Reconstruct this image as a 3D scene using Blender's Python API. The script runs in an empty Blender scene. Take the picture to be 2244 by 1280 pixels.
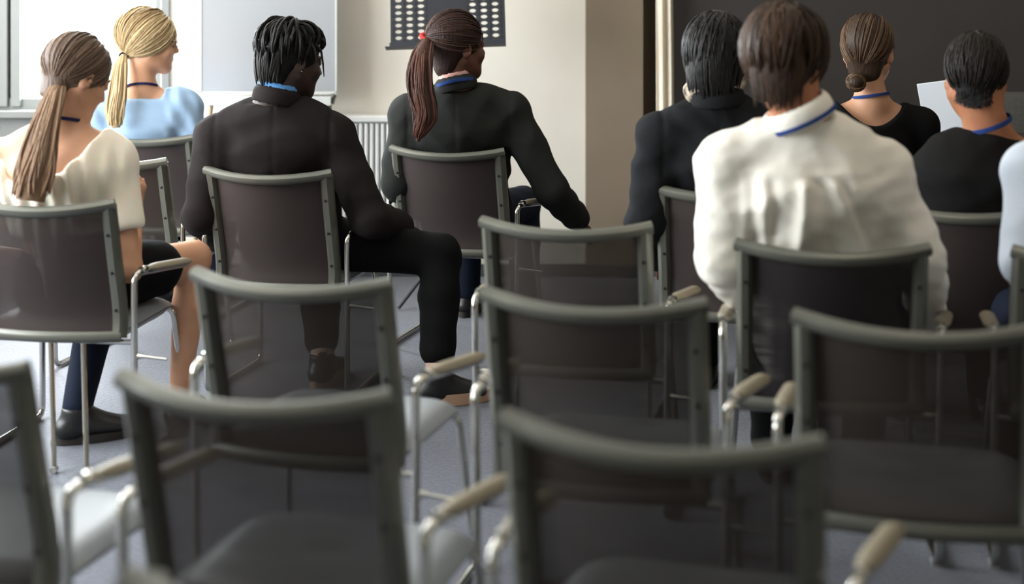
import bpy, bmesh, math, random
import numpy as np
from mathutils import Vector, Matrix

# ------------------------------------------------------------------ camera, world, light
FPX, HCAM, Y0 = 3200.0, 1.415, -24.0          # focal length in pixels of 2244, eye height, horizon row
scene = bpy.context.scene
COL = scene.collection
cam_d = bpy.data.cameras.new('camera'); cam = bpy.data.objects.new('camera', cam_d); COL.objects.link(cam)
cam.location = (0, 0, HCAM); cam.rotation_euler = (math.pi/2, 0, 0)
cam_d.sensor_width = 36; cam_d.lens = 36*FPX/2244
cam_d.shift_y = -(640-Y0)/2244
cam_d.dof.use_dof = True; cam_d.dof.focus_distance = 5.3; cam_d.dof.aperture_fstop = cam_d.lens/1000/0.030
cam_d.clip_start = 0.05
scene.camera = cam
vs = scene.view_settings
vs.view_transform = 'Standard'; vs.look = 'None'; vs.gamma = 1; vs.use_curve_mapping = False
vs.exposure = 0.10
world = bpy.data.worlds.new('overcast_sky'); scene.world = world; world.use_nodes = True
wb = world.node_tree.nodes['Background']; wb.inputs[0].default_value = (0.93, 0.97, 1.0, 1); wb.inputs[1].default_value = 5.5

def area(name, loc, rot, sx, sy, power, col):
    l = bpy.data.lights.new(name, 'AREA'); l.shape = 'RECTANGLE'; l.size = sx; l.size_y = sy
    l.energy = power; l.color = col
    o = bpy.data.objects.new(name, l); COL.objects.link(o); o.location = loc; o.rotation_euler = rot
    return o
WALLX = -3.3
FRONT = 7.2
# daylight entering through the long window in the left wall and the one in the front wall
area('daylight_left_window', (WALLX-0.12, 4.05, 1.75), (0, -math.pi/2, 0), 1.7, 3.6, 260, (0.90, 0.96, 1.0))
area('daylight_front_window', (-2.35, FRONT+0.35, 1.75), (-math.pi/2, 0, 0), 1.3, 1.7, 320, (0.90, 0.96, 1.0))

# ------------------------------------------------------------------ helpers
def lin(c):
    return tuple(((v/255)/12.92 if v/255 <= .04045 else ((v/255+.055)/1.055)**2.4) for v in c)
def W(px, py, Z):
    return np.array([(px-1122)*Z/FPX, Z, HCAM-(py-Y0)*Z/FPX])

def new_obj(name, me, mat=None, parent=None, loc=None):
    o = bpy.data.objects.new(name, me); COL.objects.link(o)
    if mat is not None and len(me.materials) == 0: me.materials.append(mat)
    if parent is not None: o.parent = parent
    if loc is not None: o.location = loc
    return o
def tag(o, label=None, cat=None, group=None, kind=None):
    if label: o['label'] = label
    if cat: o['category'] = cat
    if group: o['group'] = group
    if kind: o['kind'] = kind
    return o
def empty(name, loc, label, cat, group=None, rz=0):
    o = bpy.data.objects.new(name, None); COL.objects.link(o); o.location = loc; o.rotation_euler = (0, 0, rz)
    o.empty_display_size = .1
    return tag(o, label, cat, group)

class MB:
    """collects shapes into one mesh"""
    def __init__(s): s.v = []; s.f = []; s.a = []
    def add(s, v, f, a=0.0):
        n = len(s.v); s.v += [tuple(map(float, p)) for p in v]; s.f += [tuple(i+n for i in q) for q in f]; s.a += [a]*len(v)
        return s
    def box(s, lo, hi):
        x0, y0, z0 = lo; x1, y1, z1 = hi
        return s.add([(x0,y0,z0),(x1,y0,z0),(x1,y1,z0),(x0,y1,z0),(x0,y0,z1),(x1,y0,z1),(x1,y1,z1),(x0,y1,z1)],
                     [(0,3,2,1),(4,5,6,7),(0,1,5,4),(1,2,6,5),(2,3,7,6),(3,0,4,7)])
    def tube(s, pts, r, n=8, flat=None, closed=False, a=0.0, up=None):
        """swept tube; r a number or list; flat=(ru, rv) gives an elliptic section about the up vector"""
        P = np.array(pts, float); m = len(P)
        R = np.array(r if hasattr(r, '__len__') else [r]*m, float)
        if closed: T = np.roll(P, -1, 0)-np.roll(P, 1, 0)
        else:
            T = np.zeros_like(P); T[1:-1] = P[2:]-P[:-2]; T[0] = P[1]-P[0]; T[-1] = P[-1]-P[-2]
        T /= np.linalg.norm(T, axis=1)[:, None]+1e-12
        if up is None:
            u = np.array([0, 0, 1.0]) if abs(T[0][2]) < .9 else np.array([1.0, 0, 0])
        else: u = np.array(up, float)
        V = []; fu, fv = flat or (1, 1)
        for i in range(m):
            if up is not None: u = np.array(up, float)
            u = u-T[i]*u.dot(T[i]); u /= np.linalg.norm(u)+1e-12; w = np.cross(T[i], u)
            for k in range(n):
                th = 2*math.pi*(k+.5)/n
                V.append(P[i]+R[i]*(fu*math.cos(th)*u+fv*math.sin(th)*w))
        F = []
        for i in range(m if closed else m-1):
            j = (i+1) % m
            for k in range(n):
                l = (k+1) % n; F.append((i*n+k, i*n+l, j*n+l, j*n+k))
        if not closed:
            F.append(tuple(range(n-1, -1, -1))); F.append(tuple(range((m-1)*n, m*n)))
        return s.add(V, F, a)
    def lathe(s, prof, c=(0,0,0), n=20):
        V = []; F = []
        for (r, z) in prof:
            for k in range(n):
                th = 2*math.pi*k/n; V.append((c[0]+r*math.cos(th), c[1]+r*math.sin(th), c[2]+z))
        for i in range(len(prof)-1):
            for k in range(n):
                l = (k+1) % n; F.append((i*n+k, i*n+l, (i+1)*n+l, (i+1)*n+k))
        return s.add(V, F)
    def grid(s, fn, nu, nv, close=False):
        V = [fn(i/nu, j/nv) for i in range(nu+1) for j in range(nv+1)]
        F = [(i*(nv+1)+j, (i+1)*(nv+1)+j, (i+1)*(nv+1)+j+1, i*(nv+1)+j+1) for i in range(nu) for j in range(nv)]
        return s.add(V, F)
    def mesh(s, name, smooth=True, bevel=0):
        me = bpy.data.meshes.new(name); me.from_pydata(s.v, [], s.f); me.update()
        if any(s.a):
            at = me.attributes.new('tone', 'FLOAT', 'POINT'); at.data.foreach_set('value', np.array(s.a, dtype=np.float32))
        if bevel:
            bm = bmesh.new(); bm.from_mesh(me)
            bmesh.ops.bevel(bm, geom=[e for e in bm.edges if e.calc_face_angle(0) > .6], offset=bevel, segments=2, affect='EDGES', profile=.5)
            bm.to_mesh(me); bm.free()
        if smooth:
            me.polygons.foreach_set('use_smooth', [True]*len(me.polygons))
            try: me.set_sharp_from_angle(angle=math.radians(40))
            except Exception: pass
        return me
    def build(s, name, mat, parent=None, smooth=True, bevel=0, loc=None):
        return new_obj(name, s.mesh(name, smooth, bevel), mat, parent, loc)

def bez(p, n=8):
    """smooth Catmull-Rom through points"""
    p = [np.array(q, float) for q in p]; q = [2*p[0]-p[1]]+p+[2*p[-1]-p[-2]]; out = []
    for i in range(1, len(q)-2):
        for k in range(n):
            t = k/n; a, b, c, d = q[i-1], q[i], q[i+1], q[i+2]
            out.append(.5*((2*b)+(-a+c)*t+(2*a-5*b+4*c-d)*t*t+(-a+3*b-3*c+d)*t**3))
    out.append(p[-1]); return out
def fillet(pts, r, n=5):
    """polyline with rounded corners"""
    P = [np.array(q, float) for q in pts]; out = [P[0]]
    for i in range(1, len(P)-1):
        a, b, c = P[i-1], P[i], P[i+1]
        d0 = (a-b)/np.linalg.norm(a-b); d1 = (c-b)/np.linalg.norm(c-b)
        rr = min(r, .45*np.linalg.norm(a-b), .45*np.linalg.norm(c-b))
        s, e = b+d0*rr, b+d1*rr
        for k in range(n+1):
            t = k/n; out.append((1-t)**2*s+2*t*(1-t)*b+t*t*e)
    out.append(P[-1]); return out

# ------------------------------------------------------------------ materials
def mat(name, col, rough=.6, metal=0.0, col2=None, nscale=60, bump=0.0, bscale=None, spec=.5, sheen=0, stretch=None, tone=False, sss=0, detail=3):
    m = bpy.data.materials.new(name); m.use_nodes = True; nt = m.node_tree; b = nt.nodes['Principled BSDF']
    c1 = (*lin(col), 1); b.inputs['Base Color'].default_value = c1
    b.inputs['Roughness'].default_value = rough; b.inputs['Metallic'].default_value = metal
    b.inputs['Specular IOR Level'].default_value = spec
    if sheen: b.inputs['Sheen Weight'].default_value = sheen
    if sss:
        b.inputs['Subsurface Weight'].default_value = sss; b.inputs['Subsurface Radius'].default_value = (.02, .008, .004)
        b.inputs['Subsurface Scale'].default_value = .5
    if col2 is not None or bump:
        tc = nt.nodes.new('ShaderNodeTexCoord'); mp = nt.nodes.new('ShaderNodeMapping')
        nt.links.new(tc.outputs['Object'], mp.inputs['Vector'])
        if stretch: mp.inputs['Scale'].default_value = stretch
        nz = nt.nodes.new('ShaderNodeTexNoise'); nz.inputs['Scale'].default_value = nscale; nz.inputs['Detail'].default_value = detail
        nt.links.new(mp.outputs[0], nz.inputs['Vector'])
    if col2 is not None:
        mx = nt.nodes.new('ShaderNodeMix'); mx.data_type = 'RGBA'
        mx.inputs[6].default_value = c1; mx.inputs[7].default_value = (*lin(col2), 1)
        rp = nt.nodes.new('ShaderNodeMapRange'); rp.inputs[1].default_value = .35; rp.inputs[2].default_value = .65
        if tone:
            at = nt.nodes.new('ShaderNodeAttribute'); at.attribute_name = 'tone'
            rp.inputs[1].default_value = 0; rp.inputs[2].default_value = 1
            nt.links.new(at.outputs['Fac'], rp.inputs[0])
        else: nt.links.new(nz.outputs[0], rp.inputs[0])
        nt.links.new(rp.outputs[0], mx.inputs[0]); nt.links.new(mx.outputs[2], b.inputs['Base Color'])
    if bump:
        bp = nt.nodes.new('ShaderNodeBump'); bp.inputs['Strength'].default_value = bump; bp.inputs['Distance'].default_value = .01
        src = nz
        if bscale:
            src = nt.nodes.new('ShaderNodeTexNoise'); src.inputs['Scale'].default_value = bscale
            nt.links.new(mp.outputs[0], src.inputs['Vector'])
        nt.links.new(src.outputs[0], bp.inputs['Height']); nt.links.new(bp.outputs[0], b.inputs['Normal'])
    return m
M = {}
M['carpet'] = mat('carpet', (76,80,95), .62, col2=(50,54,68), nscale=90, bump=.35, spec=.45, detail=6, sheen=.3)
M['white_wall'] = mat('white_wall_paint', (226,220,208), .75, col2=(222,215,203), nscale=3)
M['greige_wall'] = mat('greige_wall_paint', (132,118,100), .8, col2=(128,114,97), nscale=4)
M['brown_wall'] = mat('brown_recess_paint', (84,70,58), .8)
M['dark_wall'] = mat('charcoal_wall_panel', (58,54,52), .75, col2=(54,50,48), nscale=3)
M['ceiling'] = mat('ceiling_paint', (225,222,215), .85)
M['baseboard'] = mat('baseboard_grey', (72,74,78), .6)
M['win_frame'] = mat('window_frame_grey', (128,130,128), .45)
M['win_gap'] = mat('window_gasket', (50,52,52), .6)
M['curtain'] = mat('curtain_cloth', (236,228,212), .9, col2=(226,216,198), nscale=30, stretch=(1,1,.1))
M['radiator'] = mat('radiator_enamel', (232,232,230), .35)
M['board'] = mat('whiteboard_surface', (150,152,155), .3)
M['board_frame'] = mat('board_frame', (196,198,194), .4, .0)
M['steel'] = mat('grey_metal', (120,122,120), .35, .8)
M['wood'] = mat('pale_wood', (196,160,122), .5, col2=(176,138,100), nscale=20, stretch=(1,1,.1))
M['black_metal'] = mat('black_powder_coat', (28,31,38), .45)
M['chrome'] = mat('chrome', (205,203,196), .14, 1.0)
M['frame'] = mat('chair_frame_grey', (98,98,89), .38, .25)
M['pad'] = mat('armrest_pad', (138,128,108), .42)
M['seat'] = mat('seat_fabric', (136,140,144), .42, col2=(128,132,136), nscale=300, spec=.6)
M['seat_pan'] = mat('seat_shell', (140,143,143), .4)
M['screw'] = mat('screw_dark', (38,38,38), .4, .6)
M['foot'] = mat('glide_clear', (150,150,146), .3)
def mesh_mat(name, col, cover):
    m = bpy.data.materials.new(name); m.use_nodes = True; nt = m.node_tree; nt.nodes.clear()
    out = nt.nodes.new('ShaderNodeOutputMaterial'); mx = nt.nodes.new('ShaderNodeMixShader'); tr = nt.nodes.new('ShaderNodeBsdfTransparent')
    d = nt.nodes.new('ShaderNodeBsdfPrincipled'); d.inputs['Base Color'].default_value = (*lin(col), 1); d.inputs['Roughness'].default_value = .7
    d.inputs['Specular IOR Level'].default_value = .15
    tc = nt.nodes.new('ShaderNodeTexCoord'); mp = nt.nodes.new('ShaderNodeMapping'); mp.inputs['Scale'].default_value = (1, 1, 12)
    nz = nt.nodes.new('ShaderNodeTexNoise'); nz.inputs['Scale'].default_value = 9
    mr = nt.nodes.new('ShaderNodeMapRange'); mr.inputs[1].default_value = .3; mr.inputs[2].default_value = .7
    mr.inputs[3].default_value = cover-.02; mr.inputs[4].default_value = cover+.02
    L = nt.links.new
    L(tc.outputs['Object'], mp.inputs[0]); L(mp.outputs[0], nz.inputs['Vector']); L(nz.outputs[0], mr.inputs[0]); L(mr.outputs[0], mx.inputs[0])
    L(tr.outputs[0], mx.inputs[1]); L(d.outputs[0], mx.inputs[2]); L(mx.outputs[0], out.inputs[0])
    return m
M['mesh'] = mesh_mat('woven_back_mesh', (60,53,48), .90)
M['mesh_occ'] = mesh_mat('woven_back_mesh_shaded', (64,56,54), .95)  # occupied chairs: extra cover stands in for the shade between mesh and sitter
M['mesh_dense'] = mesh_mat('woven_back_mesh_dense', (44,40,41), .97)

# ------------------------------------------------------------------ room shell
def struct(name, mb, m, bevel=0, parent=None, smooth=False):
    o = mb.build(name, m, parent, smooth, bevel)
    if parent is None: o['kind'] = 'structure'
    return o
XR, YB, HC = 4.6, -2.2, 2.9
struct('floor', MB().box((WALLX-.2, YB-.2, -.1), (XR+.2, FRONT+1.2, 0)), M['carpet'])
struct('ceiling', MB().box((WALLX-.2, YB-.2, HC), (XR+.2, FRONT+1.2, HC+.1)), M['ceiling'])
struct('wall_back', MB().box((WALLX-.2, YB-.2, 0), (XR+.2, YB, HC)), M['white_wall'])
struct('wall_right', MB().box((XR, YB, 0), (XR+.2, FRONT+1.2, HC)), M['greige_wall'])
def fx(px, Z=FRONT): return (px-1122)*Z/FPX
def fz(py, Z=FRONT): return HCAM-(py-Y0)*Z/FPX
SILL = fz(217)
wl = MB()   # left wall with a long window opening (y 2.2 .. 5.9)
wl.box((WALLX-.2, YB, 0), (WALLX, FRONT+.2, SILL)); wl.box((WALLX-.2, YB, 2.6), (WALLX, FRONT+.2, HC))
wl.box((WALLX-.2, YB, SILL), (WALLX, 2.2, 2.6)); wl.box((WALLX-.2, 5.9, SILL), (WALLX, FRONT+.2, 2.6))
struct('wall_left', wl, M['white_wall'])
XC = fx(1283)
WL, WR = WALLX+.1, fx(352)      # front window opening
wf = MB()
wf.box((WR, FRONT, 0), (XC, FRONT+.25, HC)); wf.box((WALLX, FRONT, SILL-.08), (WL, FRONT+.25, HC))
wf.box((WL, FRONT, 2.6), (WR, FRONT+.25, HC))
struct('wall_front', wf, M['white_wall'])
struct('wall_front_apron', MB().box((WALLX, FRONT, 0), (WR, FRONT+.25, SILL-.08)), M['win_frame'])
XD = fx(1408)
struct('wall_front_greige', MB().box((XC+.001, FRONT-.03, 0), (XD, FRONT+.25, HC)), M['greige_wall'])
struct('wall_front_recess', MB().box((XD, FRONT+.30, 0), (fx(1475, FRONT+.3)+.02, FRONT+.45, HC)), M['brown_wall'])
struct('wall_front_dark', MB().box((fx(1475), FRONT+.02, 0), (XR, FRONT+.3, HC)), M['dark_wall'])
struct('baseboard_front', MB().box((WALLX, FRONT-.015, 0), (XC, FRONT, .06)).box((XC, FRONT-.045, 0), (XD, FRONT-.03, .06)), M['baseboard'], .003)
# the front window: frame pieces, gaskets, glass, sill
wroot = struct('window_1', MB().box((WL, FRONT+.04, SILL-.06), (WR, FRONT+.12, SILL)).box((WL, FRONT+.04, 2.52), (WR, FRONT+.12, 2.6)), M['win_frame'], .004)
def pane_frame(x0, x1, name='window_mullion'):
    return MB().box((x0, FRONT+.02, SILL-.04), (x1, FRONT+.13, 2.58)).build(name, M['win_frame'], wroot, False, .004)
pane_frame(fx(-18), fx(13)); pane_frame(fx(20), fx(41)); pane_frame(fx(338), WR); pane_frame(WL, WL+.06)
MB().box((fx(12), FRONT+.05, SILL-.02), (fx(21), FRONT+.1, 2.56)).build('gasket', M['win_gap'], wroot, False)
MB().box((fx(356), FRONT-.02, SILL-.16), (fx(372), FRONT-.001, 2.6)).build('window_jamb', M['win_frame'], wroot, False)
MB().box((WL, FRONT-.06, SILL-.09), (WR+.02, FRONT+.04, SILL-.055)).build('window_sill', M['win_frame'], wroot, False, .004)
gm = bpy.data.materials.new('window_glass'); gm.use_nodes = True
nt = gm.node_tree; nt.nodes.clear(); o_ = nt.nodes.new('ShaderNodeOutputMaterial'); mx_ = nt.nodes.new('ShaderNodeMixShader')
t_ = nt.nodes.new('ShaderNodeBsdfTransparent'); g_ = nt.nodes.new('ShaderNodeBsdfGlossy'); g_.inputs['Roughness'].default_value = .02
mx_.inputs[0].default_value = .06
nt.links.new(t_.outputs[0], mx_.inputs[1]); nt.links.new(g_.outputs[0], mx_.inputs[2]); nt.links.new(mx_.outputs[0], o_.inputs[0])
for a, b in ((WL+.06, fx(-18)), (fx(41), fx(338))):
    MB().box((a, FRONT+.075, SILL), (b, FRONT+.081, 2.52)).build('pane', gm, wroot, False)
w2 = struct('window_2', MB().box((WALLX-.14, 2.2, SILL), (WALLX-.06, 5.9, SILL+.05)).box((WALLX-.14, 2.2, 2.55), (WALLX-.06, 5.9, 2.6)), M['win_frame'])
for y in (2.2, 3.4, 4.6, 5.85):
    MB().box((WALLX-.14, y, SILL), (WALLX-.06, y+.05, 2.6)).build('window_mullion', M['win_frame'], w2, False)
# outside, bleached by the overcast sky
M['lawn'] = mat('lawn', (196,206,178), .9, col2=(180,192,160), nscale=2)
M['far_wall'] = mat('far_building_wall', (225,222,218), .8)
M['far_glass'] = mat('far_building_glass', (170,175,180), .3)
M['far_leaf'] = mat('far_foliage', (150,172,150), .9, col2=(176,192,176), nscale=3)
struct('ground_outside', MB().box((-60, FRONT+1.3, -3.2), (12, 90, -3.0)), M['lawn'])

# ------------------------------------------------------------------ ceiling lights (real lamps, above the frame)
def emis(name, col, s):
    m = bpy.data.materials.new(name); m.use_nodes = True; nt = m.node_tree; nt.nodes.clear()
    o = nt.nodes.new('ShaderNodeOutputMaterial'); e = nt.nodes.new('ShaderNodeEmission'); e.inputs[0].default_value = (*col, 1); e.inputs[1].default_value = s
    nt.links.new(e.outputs[0], o.inputs[0]); return m
M['lamp'] = emis('warm_led_diffuser', (1.0, .86, .68), 6.5)
for i, (x, y, w) in enumerate(((-1.6, 3.3, 'above the back rows by the windows'), (1.0, 3.3, 'above the back rows near the middle'), (3.2, 3.3, 'above the back rows by the right wall'),
                     (-1.6, 5.7, 'above the front rows by the windows'), (1.0, 5.7, 'above the front rows near the middle'), (3.2, 5.7, 'above the front rows by the right wall'))):
    r = empty('ceiling_light', (x, y, HC), 'square ceiling light panel '+w, 'ceiling light', 'ceiling light panels')
    MB().box((-.3, -.3, -.05), (.3, -.28, 0)).box((-.3, .28, -.05), (.3, .3, 0)).box((-.3, -.28, -.05), (-.28, .28, 0)).box((.28, -.28, -.05), (.3, .28, 0)).build('frame', M['board_frame'], r, False)
    MB().box((-.28, -.28, -.04), (.28, .28, -.001)).build('diffuser', M['lamp'], r, False)
# ------------------------------------------------------------------ conference chair
HWID = .2275                       # half outer width of the backrest
PROF = [(-.290,.788), (-.272,.72), (-.252,.64), (-.230,.56), (-.212,.49), (-.205,.435), (-.214,.385)]   # stile side profile (y, z)
PB = bez([(0, y, z) for y, z in PROF], 4)
def prof_y(z):
    zs = [p[2] for p in PB][::-1]; ys = [p[1] for p in PB][::-1]
    return float(np.interp(z, zs, ys))
def chair_meshes():
    D = {}
    sx = HWID-.020
    for s, nm in ((-1, 'l'), (1, 'r')):
        path = [(s*(sx+.0*(.79-p[2])), p[1], p[2]) for p in PB]
        D['stile'+nm] = MB().tube(path, 1.0, 8, flat=(.0275, .0215), up=(0, -1, .15)).mesh('stile')
        sc = MB()
        D['screw'+nm] = None
    # top rail: bowed back and dipping at its middle, square mitred ends
    def railpt(t, z0=.790, bow=.060, dip=.018, y0=-.292):
        u = 2*t-1; return np.array([u*(HWID-.012), y0-bow*(1-u*u), z0-dip*(1-u**2)])
    pts = [railpt(i/20) for i in range(21)]
    pts[0] = pts[0]+np.array([-.012, 0, .003]); pts[-1] = pts[-1]+np.array([.012, 0, .003])
    D['rail'] = MB().tube(pts, 1.0, 10, flat=(.0175, .0215), up=(0, .25, 1)).mesh('top_rail')
    # woven back
    def fab(u, v):
        z = .782+(.400-.782)*v; x = (2*u-1)*(HWID-.030); b = .057*(1-v)+.030*v
        return (x, prof_y(z)-.004-b*(1-(2*u-1)**2), z-.018*(1-(2*u-1)**2)*(1-v))
    D['mesh'] = MB().grid(fab, 14, 16).mesh('back_mesh')
    # bottom cross rail
    pts = [((2*t-1)*(HWID-.01), prof_y(.39)-.012-.034*(1-(2*t-1)**2), .392) for t in [i/14 for i in range(15)]]
    D['bottom'] = MB().tube(pts, 1.0, 10, flat=(.017, .013), up=(0, 0, 1)).mesh('bottom_rail')
    # seat pad with waterfall front and a shell below
    def seat(top):
        def fn(u, v):
            a = 2*u-1; b = 2*v-1
            # squircle footprint
            e = (abs(a)**6+abs(b)**6)**(1/6); q = 1/max(1, e)
            x = .228*a*q; y = .01+.238*b*q; rim = min(1, max(0, (e-.72)/.28))
            h = .434-.010*(1-a*a)*(1-b*b)-.022*max(0, b-.35)**1.6/.5
            if top: z = h-.028*rim**2.4
            else: z = h-.028-.046*(1-rim**2.2)
            return (x, y, z)
        return fn
    D['seat'] = MB().grid(seat(True), 22, 22).grid(lambda u, v: (lambda p: (p[0], p[1], p[2]))(seat(True)(u, v)) if False else (seat(True)(u, v)[0], seat(True)(u, v)[1], min(seat(True)(u, v)[2]-.004, .404)), 22, 22).mesh('seat_pad')
    D['pan'] = MB().grid(lambda u, v: (.97*seat(False)(u, v)[0], .97*seat(False)(u, v)[1], seat(False)(u, v)[2]+.002), 18, 18).mesh('seat_shell')
    for s, nm in ((-1, 'l'), (1, 'r')):
        X = s*.262
        xf = .312 if s > 0 else -.246
        path = fillet([(xf, .06, .556), (X, -.235, .580), (X*.985, -.222, .012), (X*.95, .235, .012), (s*.222, .175, .392), (s*.12, .165, .392)], .034, 5)
        D['side'+nm] = MB().tube(path, .0098, 10).mesh('side_frame')
        # armrest pad over the front two thirds of the arm
        a = np.array([X+(xf-X)*.24, -.165, .583]); b = np.array([xf*1.008, .075, .562])
        n = 9; pp = [a+(b-a)*i/n for i in range(n+1)]
        rr = [.010, .0155]+[.018]*(n-3)+[.0175, .010]
        D['pad'+nm] = MB().tube(pp, rr, 10, flat=(.72, 1.12), up=(0, 0, 1)).mesh('armrest_pad')
        D['collar'+nm] = MB().tube([a+(np.array([s*.262, -.235, .580])-a)*t for t in (.15, .3, .42)], [.012, .0135, .012], 10).mesh('arm_collar')
        D['glide'+nm] = MB().box((X*.955-.011, .17, 0), (X*.955+.011, .205, .012)).mesh('glide', False); D['glideb'+nm] = MB().box((X*.98-.011, -.20, 0), (X*.98+.011, -.165, .012)).mesh('glide', False)
    D['bars'] = MB().tube([(-.255, -.222, .375), (.255, -.222, .375)], .008, 8).mesh('rear_cross_bar')
    D['barf'] = MB().tube([(-.225, .165, .392), (.225, .165, .392)], .008, 8).mesh('front_cross_bar')
    D['link'] = MB().tube([(.262, -.225, .335), (.29, -.225, .335), (.36, -.228, .33)], [.011, .0045, .0045], 8).mesh('row_link')
    D['screw'] = MB().lathe([(0, .0), (.0048, 0), (.0048, -.003), (0, -.004)], n=8).mesh('screw')
    return D
CH = chair_meshes()
PARTS = [('stile','stilel','frame'), ('stile','stiler','frame'), ('top_rail','rail','frame'), ('back_mesh','mesh','mesh'), ('bottom_rail','bottom','frame'),
         ('seat_pad','seat','seat'), ('seat_shell','pan','seat_pan'), ('side_frame','sidel','chrome'), ('side_frame','sider','chrome'),
         ('armrest_pad','padl','pad'), ('armrest_pad','padr','pad'), ('arm_collar','collarl','chrome'), ('arm_collar','collarr','chrome'),
         ('glide','glidel','foot'), ('glide','glider','foot'), ('glide','glidebl','foot'), ('glide','glidebr','foot'), ('cross_bar','bars','chrome'), ('cross_bar','barf','chrome'), ('row_link','link','chrome')]
def make_chair(label, loc, yaw, dense=False):
    r = empty('conference_chair', (loc[0], loc[1], 0), label, 'chair', 'grey mesh-back conference chairs in rows', -math.radians(yaw))
    for nm, key, mk in PARTS:
        if nm == 'back_mesh' and dense:
            me = CH['mesh'].copy(); me.materials.clear(); o = new_obj(nm, me, M[dense], r); continue
        new_obj(nm, CH[key], M[mk], r)
    for s in (-1, 1):
        for z in (.70, .585, .47):
            o = new_obj('screw', CH['screw'], M['screw'], r)
            o.location = (s*(HWID-.022), prof_y(z)-.0265, z); o.rotation_euler = (math.radians(-90), 0, 0)
    return r
def rz2(v, yaw):
    a = math.radians(yaw); return np.array([v[0]*math.cos(a)+v[1]*math.sin(a), -v[0]*math.sin(a)+v[1]*math.cos(a)])
def solve(yaw, left=None, right=None):
    """chair spot from the pixel(s) of its upper back corners, which stand 0.80 m above the floor"""
    es = []
    for s, p in ((-1, left), (1, right)):
        if p is None: continue
        Z = FPX*(HCAM-.80)/(p[1]-Y0); c = np.array([(p[0]-1122)*Z/FPX, Z])
        es.append(c-rz2((s*HWID, -.292), yaw))
    return sum(es)/len(es)
SP = {
 'C': (13, solve(13, None, (424, 299))), 'B': (13, solve(13, None, (366, 350))), 'A': (8, solve(8, None, (252, 441))),
 'D': (13, solve(13, (443, 366), (738, 378))), 'E': (15, solve(15, (855, 318), (1112, 333))), 'F': (12, solve(12, (1048, 480), (1437, 492))),
 'G': (14, solve(14, (1062, 636), (1547, 660))), 'H': (16, solve(16, (1100, 905), (1812, 968))), 'N': (16, solve(16, (428, 592), (858, 618))),
 'P': (15, solve(15, (266, 818), (862, 866))), 'Wh': (9, solve(9, (1612, 530), (2036, 538))), 'Mk': (12, solve(12, (1438, 408), None)),
 'R': (14, solve(14, (1740, 684), None)), 'T': (12, np.array([1.34, 4.42])), 'U': (12, solve(12, (2218, 543), None)),
 
 'L': (14, solve(14, None, (64, 800))), 'V': (14, solve(14, (282, 1258), None)), 'Q': (12, np.array([1.20, 5.42])),
}
LAB = {
 'C': 'mesh-back chair the blonde woman in blue sits on', 'B': 'empty mesh-back chair between the white blouse and the blue blouse',
 'A': 'mesh-back chair the woman in the white blouse sits on', 'D': 'mesh-back chair of the man with dreadlocks',
 'E': 'mesh-back chair of the woman with the red hair tie', 'F': 'empty mesh-back chair right behind the woman with the red hair tie',
 'G': 'empty mesh-back chair in the middle, next to the white shirt man', 'H': 'blurred empty chair nearest the camera, bottom centre',
 'N': 'empty mesh-back chair right behind the man with dreadlocks', 'P': 'blurred empty chair at the bottom left, its whole back in view',
 'Wh': 'dark-backed chair the man in the white shirt sits on', 'Mk': 'mesh-back chair the woman in the black suit sits on',
 'R': 'empty chair right behind the white shirt man, cut by right edge', 'T': 'mesh-back chair of the man in the black T-shirt',
 'U': 'chair at the right edge under the pale blue shirt', 'L': 'blurred empty chair cut off by the left edge',
 'V': 'chair at the bottom left edge showing only its rail corner', 'Q': 'hidden chair under the woman with the hair bun',
}
CHAIR = {k: make_chair(LAB[k], SP[k][1], SP[k][0], dense=('mesh_dense' if k == 'Wh' else 'mesh_occ' if k in 'A C D E Mk T Q U'.split() else None)) for k in SP}
def cl(k, x, y, z):
    """chair-local point to world"""
    yaw, p = SP[k]; q = rz2((x, y), yaw); return np.array([p[0]+q[0], p[1]+q[1], z])
# two more uprights under the seat of the white-blouse woman's chair
for px in (119, 190):
    p = W(px, 1030, 4.27); b = W(px-8, 800, 4.36)
    yaw, loc = SP['A']
    def toloc(v): q = rz2((v[0]-loc[0], v[1]-loc[1]), -yaw); return (q[0], q[1], v[2])
    MB().tube([toloc((b[0], b[1], .40)), toloc((p[0], p[1], .012))], .008, 8).build('leg', M['chrome'], CHAIR['A'])
    MB().tube([toloc((p[0], p[1]-.012, .010)), toloc((p[0], p[1]+.012, .010))], .010, 8).build('glide', M['foot'], CHAIR['A'])

# ------------------------------------------------------------------ things along the front wall
random.seed(4)
# radiator
rx0, rx1 = fx(690, 7.1), fx(1010, 7.1)
rt = empty('radiator', ((rx0+rx1)/2, 7.12, 0), 'white panel radiator on the wall below the black stand', 'radiator')
hw = (rx1-rx0)/2
MB().box((-hw, -.05, .77), (hw, .06, .80)).build('top_grille', M['radiator'], rt, False, .006)
MB().box((-hw, -.012, .20), (hw, .055, .77)).build('panel', M['radiator'], rt, False, .004)
n = int(2*hw/.0265); fin = MB().box((-.0085, -.045, .215), (.0085, -.010, .762)).mesh('fin', False, .006)
for i in range(n):
    new_obj('fin', fin, M['radiator'], rt).location = (-hw+.0265*(i+.5), 0, 0)
MB().tube([(hw-.03, 0, .2), (hw-.03, 0, 0)], .01).build('pipe', M['radiator'], rt)
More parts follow.
